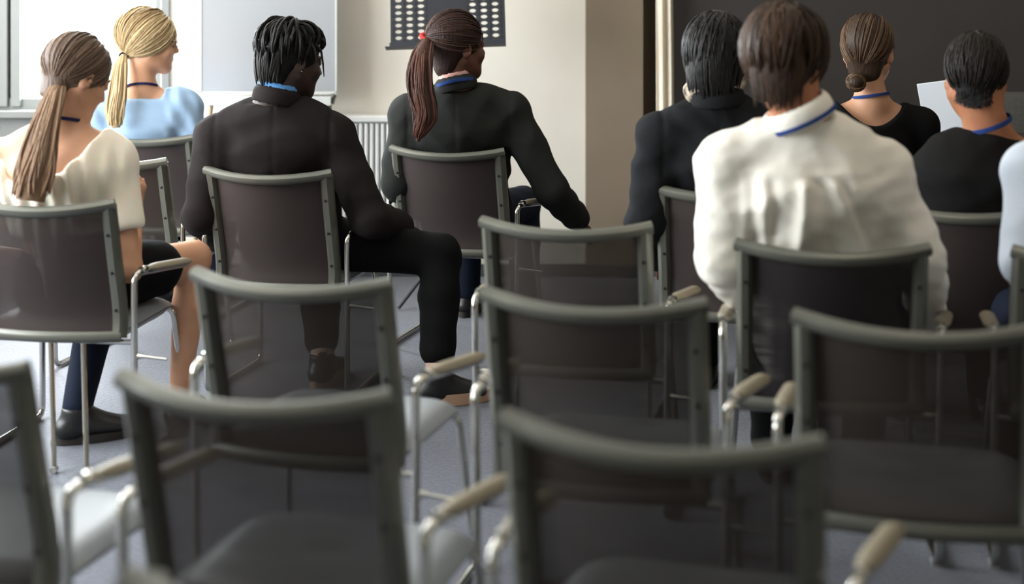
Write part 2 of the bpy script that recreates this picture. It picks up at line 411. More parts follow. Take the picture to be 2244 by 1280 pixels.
# flip chart whiteboard on an easel
bx0, bx1 = fx(443, 6.98), fx(735, 6.98); bz = fz(203, 6.98)
e = empty('flip_chart', ((bx0+bx1)/2, 6.98, 0), 'pale grey whiteboard easel with a tray beside the window', 'whiteboard')
h = (bx1-bx0)/2
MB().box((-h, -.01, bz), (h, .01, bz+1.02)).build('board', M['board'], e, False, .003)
fr = MB()
for a, b in (((-h-.006, -.014, bz-.008), (h+.006, .014, bz+.006)), ((-h-.006, -.014, bz+1.014), (h+.006, .014, bz+1.03)), ((-h-.008, -.014, bz), (-h, .014, bz+1.02)), ((h, -.014, bz), (h+.008, .014, bz+1.02))): fr.box(a, b)
fr.build('frame', M['board_frame'], e, False)
MB().box((-h+.02, -.085, bz-.055), (h-.01, -.012, bz-.045)).box((-h+.02, -.09, bz-.055), (h-.01, -.082, bz-.012)).build('tray', M['board_frame'], e, False, .003)
MB().tube([(h-.05, -.05, bz-.032), (h-.01, -.05, bz-.028), (h+.005, -.05, bz-.005)], [.022, .026, .010], 10).build('knob', M['steel'], e)
for x0, x1, y1 in ((h-.03, h+.04, -.22), (-h+.05, -h-.02, -.22), (0, 0, .24)):
    MB().tube([(x0, .02 if y1 > 0 else -.012, bz+.2 if y1 > 0 else bz-.02), (x1, y1*.8, 0)], .011, 8).build('leg', M['wood'] if x0 < 0 else M['steel'], e)
# music stand with a perforated desk
mz = fz(104, 6.5); mx0, mx1 = fx(856, 6.5), fx(1109, 6.5)
ms = empty('music_stand', ((mx0+mx1)/2, 6.5, 0), 'black music stand with a perforated desk before the white wall', 'music stand')
hw = (mx1-mx0)/2; desk = MB(); pit = .029; cw = .0505
cols = [-hw+.036, -hw+.036+cw, -hw+.036+2*cw, hw-.044-2*cw, hw-.044-cw, hw-.044]
rows = [.050+pit*i for i in range(11)]; top = .39
def cell(cx, cz, w, hgt, rx, rz):
    n = 16; V = []; F = []
    for k in range(n):
        th = 2*math.pi*(k+.5)/n; c, s = math.cos(th), math.sin(th); q = max(abs(c)/(w/2), abs(s)/(hgt/2))
        V += [(cx+c/q, 0, cz+s/q), (cx+rx*c, 0, cz+rz*s)]
    for k in range(n):
        a, b = 2*k, 2*((k+1) % n); F.append((a, b, b+1, a+1))
    # square off the corners
    for sx_ in (-1, 1):
        for sz_ in (-1, 1):
            pass
    desk.add(V, F)
    # corner fillers
    for sx_ in (-1, 1):
        for sz_ in (-1, 1):
            ks = [k for k in range(n) if math.cos(2*math.pi*(k+.5)/n)*sx_ > 0 and math.sin(2*math.pi*(k+.5)/n)*sz_ > 0]
            pr = [V[2*k] for k in ks]; cn = (cx+sx_*w/2, 0, cz+sz_*hgt/2)
            pr.sort(key=lambda p: math.atan2(p[2]-cz, p[0]-cx))
            for a, b in zip(pr[:-1], pr[1:]):
                if abs((a[0]-cn[0])*(b[2]-cn[2])-(b[0]-cn[0])*(a[2]-cn[2])) > 1e-9: desk.add([a, b, cn], [(0, 1, 2)])
def rect(x0, x1, z0, z1): desk.add([(x0,0,z0),(x1,0,z0),(x1,0,z1),(x0,0,z1)], [(0,1,2,3)])
for c in cols:
    for r in rows: cell(c, r, cw, pit, .0145, .0085)
zb, zt = rows[0]-pit/2, rows[-1]+pit/2
rect(-hw, hw, 0, zb); rect(-hw, hw, zt, top); rect(-hw, cols[0]-cw/2, zb, zt); rect(cols[2]+cw/2, cols[3]-cw/2, zb, zt); rect(cols[5]+cw/2, hw, zb, zt)
dk = desk.build('desk', M['black_metal'], ms, False); dk.location = (0, 0, mz); dk.rotation_euler = (math.radians(-16), math.radians(-1.8), 0)
sm = dk.modifiers.new('sheet', 'SOLIDIFY'); sm.thickness = .003
lp = MB().box((-hw-.02, -.055, -.004), (hw, 0, 0)).box((-hw, -.057, -.004), (hw, -.053, .016)).build('lip', M['black_metal'], ms, False); lp.location = (0, 0, mz); lp.rotation_euler = dk.rotation_euler
MB().tube([(0, .06, mz+.15), (0, .05, .3), (0, .05, .06)], .012).build('post', M['black_metal'], ms)
for k in range(3):
    a = math.radians(90+120*k); MB().tube([(0, .05, .28), (.25*math.cos(a), .05+.25*math.sin(a), .01)], .008).build('leg', M['black_metal'], ms)
# curtain
cx0, cx1 = fx(1440, 7.13), fx(1474, 7.13); cu = MB()
def curt(u, v):
    x = cx0+(cx1-cx0)*u*(1+.10*math.sin(v*5)); return (x, 7.13+.022*math.sin(u*13+v*2)-.01*math.sin(v*9), .02+v*2.84)
cu.grid(curt, 30, 24); co = cu.build('curtain', M['curtain']); tag(co, 'narrow cream curtain hanging beside the charcoal wall', 'curtain')
so = co.modifiers.new('cloth', 'SOLIDIFY'); so.thickness = .004
# potted plant by the window
pp = empty('potted_plant', (-2.46, 6.55, 0), 'green leafy plant in a pot under the window at left edge', 'plant')
MB().lathe([(0, 0), (.12, 0), (.16, .34), (.165, .36), (.145, .36), (.14, .32), (0, .32)], n=24).build('pot', mat('pot_grey', (90,92,92), .6), pp)
MB().tube([(0, 0, .3), (.01, .01, .55), (0, 0, .8)], [.016, .014, .01]).build('stem', mat('plant_stem', (92,84,60), .7), pp)
lm1 = mat('leaf_green', (62,84,56), .45, col2=(108,112,88), nscale=12); lm2 = mat('leaf_variegated', (120,112,98), .45, col2=(78,88,64), nscale=14)
for i in range(26):
    a = random.uniform(0, 6.28); L = random.uniform(.22, .38); el = random.uniform(.25, 1.3); z0 = random.uniform(.55, .82)
    d = np.array([math.cos(a)*math.cos(el), math.sin(a)*math.cos(el), math.sin(el)]); sd = np.array([-math.sin(a), math.cos(a), 0]); lf = MB()
    def leaf(u, v):
        w = .030*math.sin(math.pi*min(1, .08+.92*v))**.8; p = d*L*v+np.array([0, 0, z0-.22*L*v*v*3*math.cos(el)])
        return tuple(p+sd*w*(2*u-1)+np.array([0, 0, .010*abs(2*u-1)]))
    lf.grid(leaf, 4, 10); lo = lf.build('leaf', lm1 if i % 3 else lm2, pp); q = lo.modifiers.new('thick', 'SOLIDIFY'); q.thickness = .0015
# presenter's table, laptop and chair in front of the charcoal wall
LZ = 5.75; lx = fx(2040, LZ); tz = fz(326, LZ)
tb = empty('presenter_table', (lx+.42, LZ+.31, 0), 'dark table under the silver laptop at the front right', 'table')
MB().box((-.62, -.34, tz-.03), (.62, .34, tz)).build('table_top', mat('table_dark', (52,48,46), .5), tb, False, .004)
for sx_ in (-1, 1):
    for sy_ in (-1, 1): MB().box((sx_*.57-.02, sy_*.29-.02, 0), (sx_*.57+.02, sy_*.29+.02, tz-.03)).build('leg', M['black_metal'], tb, False)
lt = empty('laptop', (lx+.15, LZ, tz), 'open silver laptop seen from behind, beside the black T-shirt man', 'laptop')
M['alu'] = mat('laptop_aluminium', (224,229,236), .4, .0)
MB().box((-.15, 0, 0), (.15, .21, .014)).build('base', M['alu'], lt, False, .004)
ld = MB().box((-.15, -.004, 0), (.15, .004, .245)).build('lid', M['alu'], lt, False, .003)
ld.rotation_euler = (math.radians(8), math.radians(-9), math.radians(-22)); ld.location = (-.01, .0, .036)
lg = MB().lathe([(0, 0), (.030, 0), (.030, .002), (0, .002)], n=24).build('logo', mat('laptop_logo', (226,230,232), .4), ld); lg.rotation_euler = (math.radians(90), 0, 0); lg.location = (0, -.004, .125)
ac = empty('office_chair', (fx(2300, 6.3), 6.65, 0), 'dark grey upholstered chair back at the far right edge', 'chair')
M['dark_up'] = mat('dark_grey_upholstery', (82,82,78), .8, col2=(74,74,70), nscale=80)
bzz = fz(214, 6.3)
MB().box((-.26, -.06, .5), (.26, .04, bzz)).build('backrest', M['dark_up'], ac, True, .035)
MB().box((-.27, -.5, .42), (.27, .02, .52)).build('seat', M['dark_up'], ac, True, .03)
MB().tube([(0, -.22, .42), (0, -.22, .08)], .03).build('column', M['steel'], ac)
for k in range(5):
    a = 2*math.pi*k/5; MB().tube([(0, -.22, .09), (.3*math.cos(a), -.22+.3*math.sin(a), .03)], [.028, .018]).build('base_arm', M['black_metal'], ac)
# ------------------------------------------------------------------ people: smooth-union fields turned into one continuous surface
def nrm(v): v = np.array(v, float); return v/(np.linalg.norm(v)+1e-12)
def axis(lo, hi, res, flo, fhi, fres):
    """grid coordinates, fine between flo and fhi"""
    out = [lo]
    while out[-1] < hi:
        x = out[-1]; out.append(x+(fres if flo <= x <= fhi else res))
    return np.array(out)
class Field:
    def __init__(s, lo, hi, res=.011, fine=None):
        ax = []
        for i in range(3):
            if fine is None: ax.append(np.arange(lo[i], hi[i]+res, res))
            else: ax.append(axis(lo[i], hi[i], res, fine[0][i], fine[1][i], fine[2]))
        s.ax = ax; s.F = np.full([len(a) for a in ax], .5, np.float32)
    def sl(s, lo, hi):
        r = []
        for i in range(3):
            a = s.ax[i]; i0 = max(0, np.searchsorted(a, lo[i])-1); i1 = min(len(a), np.searchsorted(a, hi[i])+1); r.append(slice(i0, max(i1, i0)))
        return tuple(r)
    def pts(s, q):
        return s.ax[0][q[0]][:, None, None], s.ax[1][q[1]][None, :, None], s.ax[2][q[2]][None, None, :]
    def add(s, prim, k=.02, mode='u'):
        fn, lo, hi = prim; m = .05+k
        q = s.sl(np.array(lo)-m, np.array(hi)+m)
        if any(a.start >= a.stop for a in q): return s
        d = fn(*s.pts(q)).astype(np.float32); A = s.F[q]
        if mode == 'u':
            h = np.maximum(k-np.abs(A-d), 0)/max(k, 1e-6); s.F[q] = np.minimum(A, d)-h*h*k*.25
        else:
            h = np.maximum(k-np.abs(A+d), 0)/max(k, 1e-6); s.F[q] = np.maximum(A, -d)+h*h*k*.25
        return s
    def sub(s, prim, k=.008): return s.add(prim, k, 's')
    def cut(s, fn):
        """keep where fn < 0"""
        q = (slice(None),)*3; s.F = np.maximum(s.F, fn(*s.pts(q)).astype(np.float32)); return s
    def warp(s, fn):
        q = (slice(None),)*3; s.F = s.F+fn(*s.pts(q)).astype(np.float32); return s
    def mesh(s, name, origin, smooth_iter=1):
        F = s.F; ins = F < 0; nx, ny, nz = F.shape
        cnt = np.zeros((nx-1, ny-1, nz-1), np.int8)
        for a in (0, 1):
            for b in (0, 1):
                for c in (0, 1): cnt += ins[a:nx-1+a, b:ny-1+b, c:nz-1+c]
        act = (cnt > 0) & (cnt < 8); I, J, K = np.nonzero(act)
        idx = np.full(act.shape, -1, np.int64); idx[I, J, K] = np.arange(len(I))
        off = [(a, b, c) for a in (0, 1) for b in (0, 1) for c in (0, 1)]
        val = np.stack([F[I+a, J+b, K+c] for a, b, c in off], 1)
        pos = np.stack([np.stack([s.ax[0][I+a], s.ax[1][J+b], s.ax[2][K+c]], 1) for a, b, c in off], 1)
        acc = np.zeros((len(I), 3)); n = np.zeros(len(I))
        for i in range(8):
            for j in range(i+1, 8):
                if sum(abs(off[i][q]-off[j][q]) for q in range(3)) != 1: continue
                m = (val[:, i] < 0) != (val[:, j] < 0)
                t = val[:, i]/np.where(m, val[:, i]-val[:, j], 1)
                acc += np.where(m[:, None], pos[:, i]+t[:, None]*(pos[:, j]-pos[:, i]), 0); n += m
        V = acc/n[:, None]; Q = []
        for d in range(3):
            sh = [slice(None)]*3; a = list(sh); b = list(sh); a[d] = slice(0, -1); b[d] = slice(1, None)
            ch = ins[tuple(a)] != ins[tuple(b)]; o1, o2 = (d+1) % 3, (d+2) % 3
            c = np.array(np.nonzero(ch)).T
            ok = (c[:, o1] > 0) & (c[:, o2] > 0) & (c[:, o1] < F.shape[o1]-1) & (c[:, o2] < F.shape[o2]-1); c = c[ok]
            fl = ins[tuple(a)][tuple(c.T)]
            def cellidx(u, v):
                e = c.copy(); e[:, o1] -= u; e[:, o2] -= v; return idx[e[:, 0], e[:, 1], e[:, 2]]
            q = np.stack([cellidx(1, 1), cellidx(0, 1), cellidx(0, 0), cellidx(1, 0)], 1)
            q[~fl] = q[~fl][:, ::-1]; Q.append(q)
        Q = np.concatenate(Q)
        for _ in range(smooth_iter):        # one light Laplacian pass
            sm = np.zeros_like(V); dg = np.zeros(len(V))
            for i in range(4):
                a, b = Q[:, i], Q[:, (i+1) % 4]
                np.add.at(sm, a, V[b]); np.add.at(dg, a, 1); np.add.at(sm, b, V[a]); np.add.at(dg, b, 1)
            V = V*.5+.5*sm/np.maximum(dg, 1)[:, None]
        V = V-np.array(origin)
        me = bpy.data.meshes.new(name); me.vertices.add(len(V)); me.vertices.foreach_set('co', V.astype(np.float32).ravel())
        me.loops.add(4*len(Q)); me.loops.foreach_set('vertex_index', Q.astype(np.int32).ravel())
        me.polygons.add(len(Q)); me.polygons.foreach_set('loop_start', np.arange(0, 4*len(Q), 4, dtype=np.int32)); me.polygons.foreach_set('loop_total', np.full(len(Q), 4, np.int32))
        me.update(calc_edges=True); me.validate(); me.polygons.foreach_set('use_smooth', [True]*len(me.polygons))
        return me
def rc(a, b, ra, rb):
    a, b = np.array(a, float), np.array(b, float); ab = b-a; L2 = ab.dot(ab)+1e-12
    def fn(x, y, z):
        t = np.clip(((x-a[0])*ab[0]+(y-a[1])*ab[1]+(z-a[2])*ab[2])/L2, 0, 1)
        return np.sqrt((x-a[0]-t*ab[0])**2+(y-a[1]-t*ab[1])**2+(z-a[2]-t*ab[2])**2)-(ra+(rb-ra)*t)
    r = max(ra, rb); return fn, np.minimum(a, b)-r, np.maximum(a, b)+r
def ell(c, R, rad):
    c = np.array(c, float); R = np.array(R, float); rad = np.array(rad, float)     # R columns = local axes
    def fn(x, y, z):
        X, Y, Z = x-c[0], y-c[1], z-c[2]; q = [X*R[0, i]+Y*R[1, i]+Z*R[2, i] for i in range(3)]
        k0 = np.sqrt(sum((q[i]/rad[i])**2 for i in range(3))); k1 = np.sqrt(sum((q[i]/rad[i]**2)**2 for i in range(3)))+1e-9
        return k0*(k0-1)/k1
    e = np.abs(R) @ rad; return fn, c-e, c+e
def ecap(a, b, wa, wb, da, db, right):
    """tapered limb of elliptic section: half widths along 'right', half depths across"""
    a, b = np.array(a, float), np.array(b, float); L = np.linalg.norm(b-a); w = (b-a)/L
    r = nrm(np.array(right)-w*np.dot(right, w)); f = np.cross(w, r)
    def fn(x, y, z):
        X, Y, Z = x-a[0], y-a[1], z-a[2]; s = X*w[0]+Y*w[1]+Z*w[2]; t = np.clip(s/L, 0, 1); e = s-t*L
        u = X*r[0]+Y*r[1]+Z*r[2]; v = X*f[0]+Y*f[1]+Z*f[2]
        hw = wa+(wb-wa)*t; hd = da+(db-da)*t; m = np.minimum(hw, hd)
        return (np.sqrt((u/hw)**2+(v/hd)**2+(e/m)**2)-1)*m
    q = max(wa, wb, da, db); return fn, np.minimum(a, b)-q, np.maximum(a, b)+q
def ring(c, R, rx, ry, th, hz):
    """band around an axis: elliptic ring of thickness th and half height hz"""
    c = np.array(c, float); R = np.array(R, float)
    def fn(x, y, z):
        X, Y, Z = x-c[0], y-c[1], z-c[2]; q = [X*R[0, i]+Y*R[1, i]+Z*R[2, i] for i in range(3)]
        rr = np.sqrt((q[0]/rx)**2+(q[1]/ry)**2); m = min(rx, ry)
        return np.sqrt(((rr-1)*m/th)**2+(q[2]/hz)**2)*th-th
    e = np.abs(R) @ np.array([rx+th, ry+th, hz]); return fn, c-e, c+e
def headR(yaw, pitch=0, roll=0):
    y, p, r = map(math.radians, (yaw, pitch, roll))
    f = np.array([math.sin(y)*math.cos(p), math.cos(y)*math.cos(p), -math.sin(p)]); rt = np.array([math.cos(y), -math.sin(y), 0.]); u = np.cross(rt, f)
    rt, u = rt*math.cos(r)-u*math.sin(r), u*math.cos(r)+rt*math.sin(r)
    return np.stack([rt, f, u], 1)
CC, CR = np.array([0, -.017, .030]), np.array([.0755, .097, .092])      # skull centre and radii in head space
def add_head(F, c, R, s=1.0, male=False):
    P = lambda *p: c+R @ (np.array(p)*s); jw = 1.08 if male else 1.0
    F.add(ell(P(*CC), R, CR*s), .02)
    F.add(ell(P(0, .030, -.035), R, np.array([.0635*jw, .070, .075])*s), .03)
    F.add(rc(P(0, .050, -.078), P(0, .072, -.101), .036*s*jw, .022*s*jw), .03)
    for q in (-1, 1):
        F.add(rc(P(q*.056*jw, -.004, -.052), P(q*.022, .062, -.096), .018*s, .018*s), .03)
        F.add(ell(P(q*.043, .066, -.032), R, np.array([.022, .020, .022])*s), .02)      # cheek
        F.sub(ell(P(q*.031, .098, .004), R, np.array([.019, .014, .012])*s), .012)       # eye socket
        F.add(ell(P(q*.031, .083, .003), R, np.array([.0125, .0125, .0115])*s), .004)    # lid
        F.add(rc(P(q*.014, .090, .020), P(q*.044, .078, .020), .008*s, .007*s), .012)    # brow
        Re = R @ np.array([[math.cos(.42), q*math.sin(.42)*-1, 0], [q*math.sin(.42), math.cos(.42), 0], [0, 0, 1]]).T
        F.add(ell(P(q*.079, -.012, -.010), Re, np.array([.0075, .021, .032])*s), .006)
        F.sub(ell(P(q*.087, -.006, -.008), Re, np.array([.005, .010, .016])*s), .004)
    F.add(rc(P(0, .090, .012), P(0, .110, -.028), .0085*s, .0115*s), .010)
    for q in (-1, 1): F.add(ell(P(q*.011, .098, -.032), R, np.array([.008, .010, .007])*s), .006)
    F.add(rc(P(-.017, .088, -.059), P(.017, .088, -.059), .0068*s, .0068*s), .006); F.add(rc(P(0, .0925, -.059), P(0, .0925, -.060), .007*s, .007*s), .008)
    F.add(rc(P(-.014, .087, -.070), P(.014, .087, -.070), .0072*s, .0072*s), .006)
    return F
def hand(F, w, d, up, s=1.0, curl=.5, side=1, sc=1.0):
    """palm, four bent fingers and a thumb; w wrist, d pointing direction, up the back of the hand, side +1 thumb to the left of d"""
    d = nrm(d); up = nrm(np.array(up)-d*np.dot(up, d)); lf = np.cross(up, d)*side
    pe = w+d*.085*sc; F.add(ecap(w, pe, .027*sc, .038*sc, .017*sc, .014*sc, lf), .012)
    for i, L in enumerate((.072, .080, .074, .058)):
        o = (1.5-i)*.0195*sc; b = pe+lf*o-d*.004; dd = d*math.cos(curl*.5)-up*math.sin(curl*.5); k1 = b+dd*L*.5*sc
        dd = d*math.cos(curl*1.2)-up*math.sin(curl*1.2); k2 = k1+dd*L*.32*sc; dd = d*math.cos(curl*1.8)-up*math.sin(curl*1.8); k3 = k2+dd*L*.24*sc
        F.add(rc(b, k1, .0090*sc, .0085*sc), .004); F.add(rc(k1, k2, .0085*sc, .0078*sc), .003); F.add(rc(k2, k3, .0078*sc, .0066*sc), .003)
    b = w+d*.028*sc+lf*.024*sc; t1 = b+(d*.7+lf*.65-up*.25)*.042*sc; t2 = t1+(d*.9+lf*.2-up*.3)*.034*sc
    F.add(rc(b, t1, .013*sc, .0105*sc), .010); F.add(rc(t1, t2, .0105*sc, .008*sc), .004)
def wrinkle(seed, amp, wl, n=5, aniso=(1, 1, 1)):
    """irregular cloth creases: ridged waves in random directions, bent by a slower wave"""
    rd = random.Random(seed); ks = []
    for i in range(n):
        d = nrm((rd.gauss(0, 1)*aniso[0], rd.gauss(0, 1)*aniso[1], rd.gauss(0, 1)*aniso[2])); ks.append((d*6.283/(wl*rd.uniform(.7, 1.5)), rd.uniform(0, 6.28)))
    def fn(x, y, z):
        bx = x+.02*np.sin(14*z+9*y+seed); bz = z+.02*np.sin(17*x+seed*2); s_ = 0
        for k, ph in ks: s_ = s_+np.abs(np.sin(.5*(k[0]*bx+k[1]*y+k[2]*bz)+ph))
        return amp*(s_/n-.64)*2
    return fn
def smooth01(a, b, x):
    t = np.clip((x-a)/(b-a), 0, 1); return t*t*(3-2*t)

class Person:
    def __init__(s, key, label, chair, Z, head, hyaw, hpitch, neck, shL, shR, elL, elR, wrL, wrR, skin, male=False, hs=1.0, hroll=0, legs=None, lean=0., shoe=None, build=1.0):
        """pixels give directions; Z (or the third number) is the depth of the seat the person sits on"""
        s.label = label; s.male = male; s.hs = hs; s.chair = chair; s.skin = skin; s.bd = build
        P3 = lambda q, dz=0: W(q[0], q[1], q[2] if len(q) > 2 else Z+dz)
        s.R = headR(hyaw, hpitch, hroll); s.hc = P3(head)
        s.nk = P3(neck, -.03); s.sL, s.sR = P3(shL), P3(shR); s.eL, s.eR, s.wL, s.wR = P3(elL), P3(elR), P3(wrL), P3(wrR)
        s.pel = cl(chair, 0, -.06, .515); s.na = nrm(s.hc+s.R @ np.array([0, -.030, -.045])*hs-s.nk); s.right = nrm(s.sR-s.sL); s.sw = np.linalg.norm(s.sR-s.sL)/2
        s.fw = nrm(np.cross(np.array([0, 0, 1.]), s.right)); s.fw = s.fw if s.fw[1] > 0 else -s.fw
        yaw = SP[chair][0]; L = legs or {}
        g = lambda k, d: np.array(L[k], float) if k in L else cl(chair, *d)
        s.hL, s.hR = g('hL', (-.09, -.04, .505)), g('hR', (.09, -.04, .505))
        s.kL, s.kR = g('kL', (-.13, .37, .50)), g('kR', (.13, .37, .50))
        s.aL, s.aR = g('aL', (-.13, .40, .085)), g('aR', (.13, .40, .085))
        cf = rz2((0, 1), yaw); s.tL = nrm(L.get('tL', (cf[0], cf[1], 0))); s.tR = nrm(L.get('tR', (cf[0], cf[1], 0)))
        s.root = empty('person', (s.pel[0], s.pel[1], 0), label, 'person')
        s.org = np.array([s.pel[0], s.pel[1], 0])
        up = s.nk-s.pel; s.up = nrm(up); mid = (s.sL+s.sR)/2
        s.sp = [s.pel, s.pel+up*.38-s.fw*.012, s.pel+up*.70-s.fw*.012, s.pel*.15+s.nk*.85]
    def bbox(s, pts, m=.13):
        p = np.array(pts); return p.min(0)-m, p.max(0)+m
    def torso(s, F, g=0.0, waist=1.0, k=.04, shoulder=.056, hip=True):
        r = s.right; b = s.bd; sw = s.sw
        w = [.165*b+g, .140*b*waist+g, min(.175*b, sw*.96)+g, sw*.74+g]; d = [.115*b+g, .098*b+g, .108*b+g, .070*b+g]
        for i in range(3): F.add(ecap(s.sp[i], s.sp[i+1], w[i], w[i+1], d[i], d[i+1], r), k)
        for sh in (s.sL, s.sR):
            F.add(rc(s.nk-s.up*.035, sh, .050*b+g, shoulder*b+g*.8), .035)
            F.add(rc(s.nk+s.up*.012, sh*.5+s.nk*.5-s.up*.004, .036*b+g*.5, .036*b+g*.5), .03)
        return F
    def arms(s, F, g=0.0, upto=1.0, fore=True, sides='LR', k=.03, r0=.050, r1=.040, r2=.027, foreto=1.0):
        b = s.bd
        for q in sides:
            sh, el, wr = (s.sL, s.eL, s.wL) if q == 'L' else (s.sR, s.eR, s.wR)
            e = sh+(el-sh)*upto; F.add(rc(sh, e, r0*b+g, (r0+(r1-r0)*upto)*b+g), k)
            if fore and upto >= 1: F.add(rc(el, el+(wr-el)*foreto, r1*b+g, (r1+(r2-r1)*foreto)*b+g), .02)
        return F
    def legs(s, F, g=0.0, shin=1.0, sides='LR', thigh=1.0, r=(.082, .058, .054, .036)):
        for q in sides:
            h, kn, a = (s.hL, s.kL, s.aL) if q == 'L' else (s.hR, s.kR, s.aR)
            F.add(rc(h, h+(kn-h)*thigh, r[0]+g, r[0]+(r[1]-r[0])*thigh+g), .03)
            if thigh >= 1 and shin > 0:
                cf = kn+(a-kn)*.35; F.add(rc(kn, cf, r[1]-.004+g, r[2]+g), .02); F.add(rc(cf, kn+(a-kn)*shin, r[2]+g, r[2]+(r[3]-r[2])*(shin-.35)/.65+g), .02)
        return F
    def body(s, bare_arms='', hand_L=None, hand_R=None, skin_only_top=False, res=.0105):
        pts = [s.hc, s.nk, s.sL, s.sR, s.eL, s.eR, s.wL, s.wR, s.pel, s.kL, s.kR, s.aL, s.aR]
        lo, hi = s.bbox(pts, .16); F = Field(lo, hi, res, (s.hc-.14, s.hc+.15, .0055))
        s.torso(F, -.010); s.arms(F, -.004); s.legs(F, -.004, r=(.086, .062, .056, .036))
        add_head(F, s.hc, s.R, s.hs, s.male)
        nt = s.hc+s.R @ np.array([0, -.030, -.045])*s.hs; nr = .058 if s.male else .048
        F.add(rc(nt, s.nk, nr*s.hs, nr*s.hs+.006), .03)
        for q, hnd, e, w in (('L', hand_L, s.eL, s.wL), ('R', hand_R, s.eR, s.wR)):
            o = hnd or {}; d = o.get('d', w-e); hand(F, w, d, o.get('up', (0, -.2, 1)), curl=o.get('curl', .6), side=o.get('side', 1 if q == 'R' else -1), sc=1.0 if s.male else .92)
        for a, t in ((s.aL, s.tL), (s.aR, s.tR)):
            F.add(rc(a, a+t*.10+np.array([0, 0, -.055]), .030, .022), .02); F.add(rc(a-t*.03+np.array([0, 0, -.04]), a+t*.10+np.array([0, 0, -.055]), .026, .022), .02)
        o = new_obj('body', F.mesh('body', s.org), s.skin, s.root); s.bodyobj = o
        for q in (-1, 1):
            c = s.hc+s.R @ (np.array([q*.031, .0865, .003])*s.hs)-s.org
            V = MB().lathe([(0, -.010), (.006, -.008), (.0095, -.003), (.0095, .003), (.006, .008), (0, .010)], c=c, n=10)
            V.build('eye', M['eye'], s.root)
            MB().lathe([(0, -.0045), (.004, -.003), (.0045, 0), (.004, .003), (0, .0045)], c=c+s.R @ np.array([0, .0072, 0]), n=8).build('iris', M['iris'], s.root)
            bp = [s.hc+s.R @ (np.array([q*x, y, z])*s.hs)-s.org for x, y, z in ((.014, .0985, .024), (.030, .0935, .029), (.046, .0815, .025))]
            MB().tube(bez(bp, 3), [.003]*6+[.0015], 6).build('eyebrow', s.hairmat, s.root)
        lp = [s.hc+s.R @ (np.array([x, y, z])*s.hs)-s.org for x, y, z in ((-.020, .086, -.0645), (0, .0975, -.0640), (.020, .086, -.0645))]
        MB().tube(bez(lp, 4), [.002]+[.0042]*7+[.002], 6, flat=(1.5, .8), up=s.R[:, 2]).build('lips', s.lipmat, s.root)
        return o
    def cloth(s, name, F, m, label=None, it=1):
        o = new_obj(name, F.mesh(name, s.org, it), m, s.root)
        if label: o['label'] = label
        return o
    def field(s, pts, m=.14, res=.010): lo, hi = s.bbox(pts, m+.045); return Field(lo, hi, res)
    def trousers(s, m, shin=.93, name='trousers', g=.012, thigh=1.0, sides='LR', label=None):
        F = s.field([s.pel, s.kL, s.kR, s.aL, s.aR, s.hL, s.hR], .16, .011)
        F.add(ecap(s.sp[0]+np.array([0, 0, -.01]), s.sp[0]*.75+s.sp[1]*.25, .168+g, .155+g, .115+g, .105+g, s.right), .03)
        s.legs(F, g, shin, sides, thigh, r=(.084, .062, .058, .046))
        if thigh < 1:
            pass
        F.warp(lambda x, y, z: .0025*np.sin(60*z+20*x)*np.sin(35*y+10*x))
        # never below the seat top where the sitter rests
        return s.cloth(name, F, m, label)
    def shoes(s, m_up, m_sole, sides='LR', high=0.0, sole=.026):
        for q in sides:
            a, t = (s.aL, s.tL) if q == 'L' else (s.aR, s.tR); z0 = np.array([a[0], a[1], 0]); sd = np.cross(t, (0, 0, 1))
            F = s.field([a, z0+t*.22, z0-t*.08, a+np.array([0, 0, high])], .09, .007)
            F.add(ecap(z0-t*.035+np.array([0, 0, .045]), z0+t*.15+np.array([0, 0, .038]), .036, .042, .036, .028, sd), .02)
            F.add(rc(z0-t*.01+np.array([0, 0, .05]), a+np.array([0, 0, .01+high]), .040, .044), .02)
            F.add(rc(a+np.array([0, 0, -.01]), z0+t*.10+np.array([0, 0, .045]), .038, .03), .02)
            F.cut(lambda x, y, z: .016-z+0*x+0*y)
            if high == 0: F.cut(lambda x, y, z: z-(a[2]+.012)+0*x+0*y)
            o = s.cloth('shoe', F, m_up)
            n = 22; ol = []
            for k in range(n):
                th = 2*math.pi*k/n; c, sn = math.cos(th), math.sin(th)
                l = .058+.125*c+(.01 if c > 0 else 0); wv = .044*(abs(sn)**.8)*(1 if sn > 0 else -1)*(1.0 if c > -.2 else .88)
                ol.append((z0+t*l+sd*wv))
            V = [tuple(p*np.array([1, 1, 0])+np.array([0, 0, .002])-s.org) for p in ol]+[tuple(p*np.array([1, 1, 0])+np.array([0, 0, sole])-s.org) for p in ol]
            Fc = [(k, (k+1) % n, n+(k+1) % n, n+k) for k in range(n)]+[tuple(range(n-1, -1, -1)), tuple(range(n, 2*n))]
            so = MB().add(V, Fc).build('sole', m_sole, o)
    def lanyard(s, m, rx=.072, ry=.075, tilt=18, drop=0.0, off=(0, 0, 0), w=.009, front=True):
        rr = nrm(s.right-s.na*np.dot(s.right, s.na)); ff = np.cross(s.na, rr); t = math.radians(tilt)
        c = s.nk+s.na*drop+np.array(off)-s.org; f = ff*math.cos(t)-s.na*math.sin(t)
        pts = []
        for k in range(19):
            th = math.radians(-200+220*k/18)            # round the back
            pts.append(c+rr*rx*math.cos(th)+f*ry*math.sin(th))
        if front:
            e = c+s.fw*.125-np.array([0, 0, .25])
            pts = [e-s.right*.012, (pts[0]*.55+e*.45)+s.fw*.02]+pts+[(pts[-1]*.55+e*.45)+s.fw*.02, e+s.right*.012]
        MB().tube(pts, 1.0, 6, flat=(w, .0025), up=s.na).build('lanyard', m, s.root)
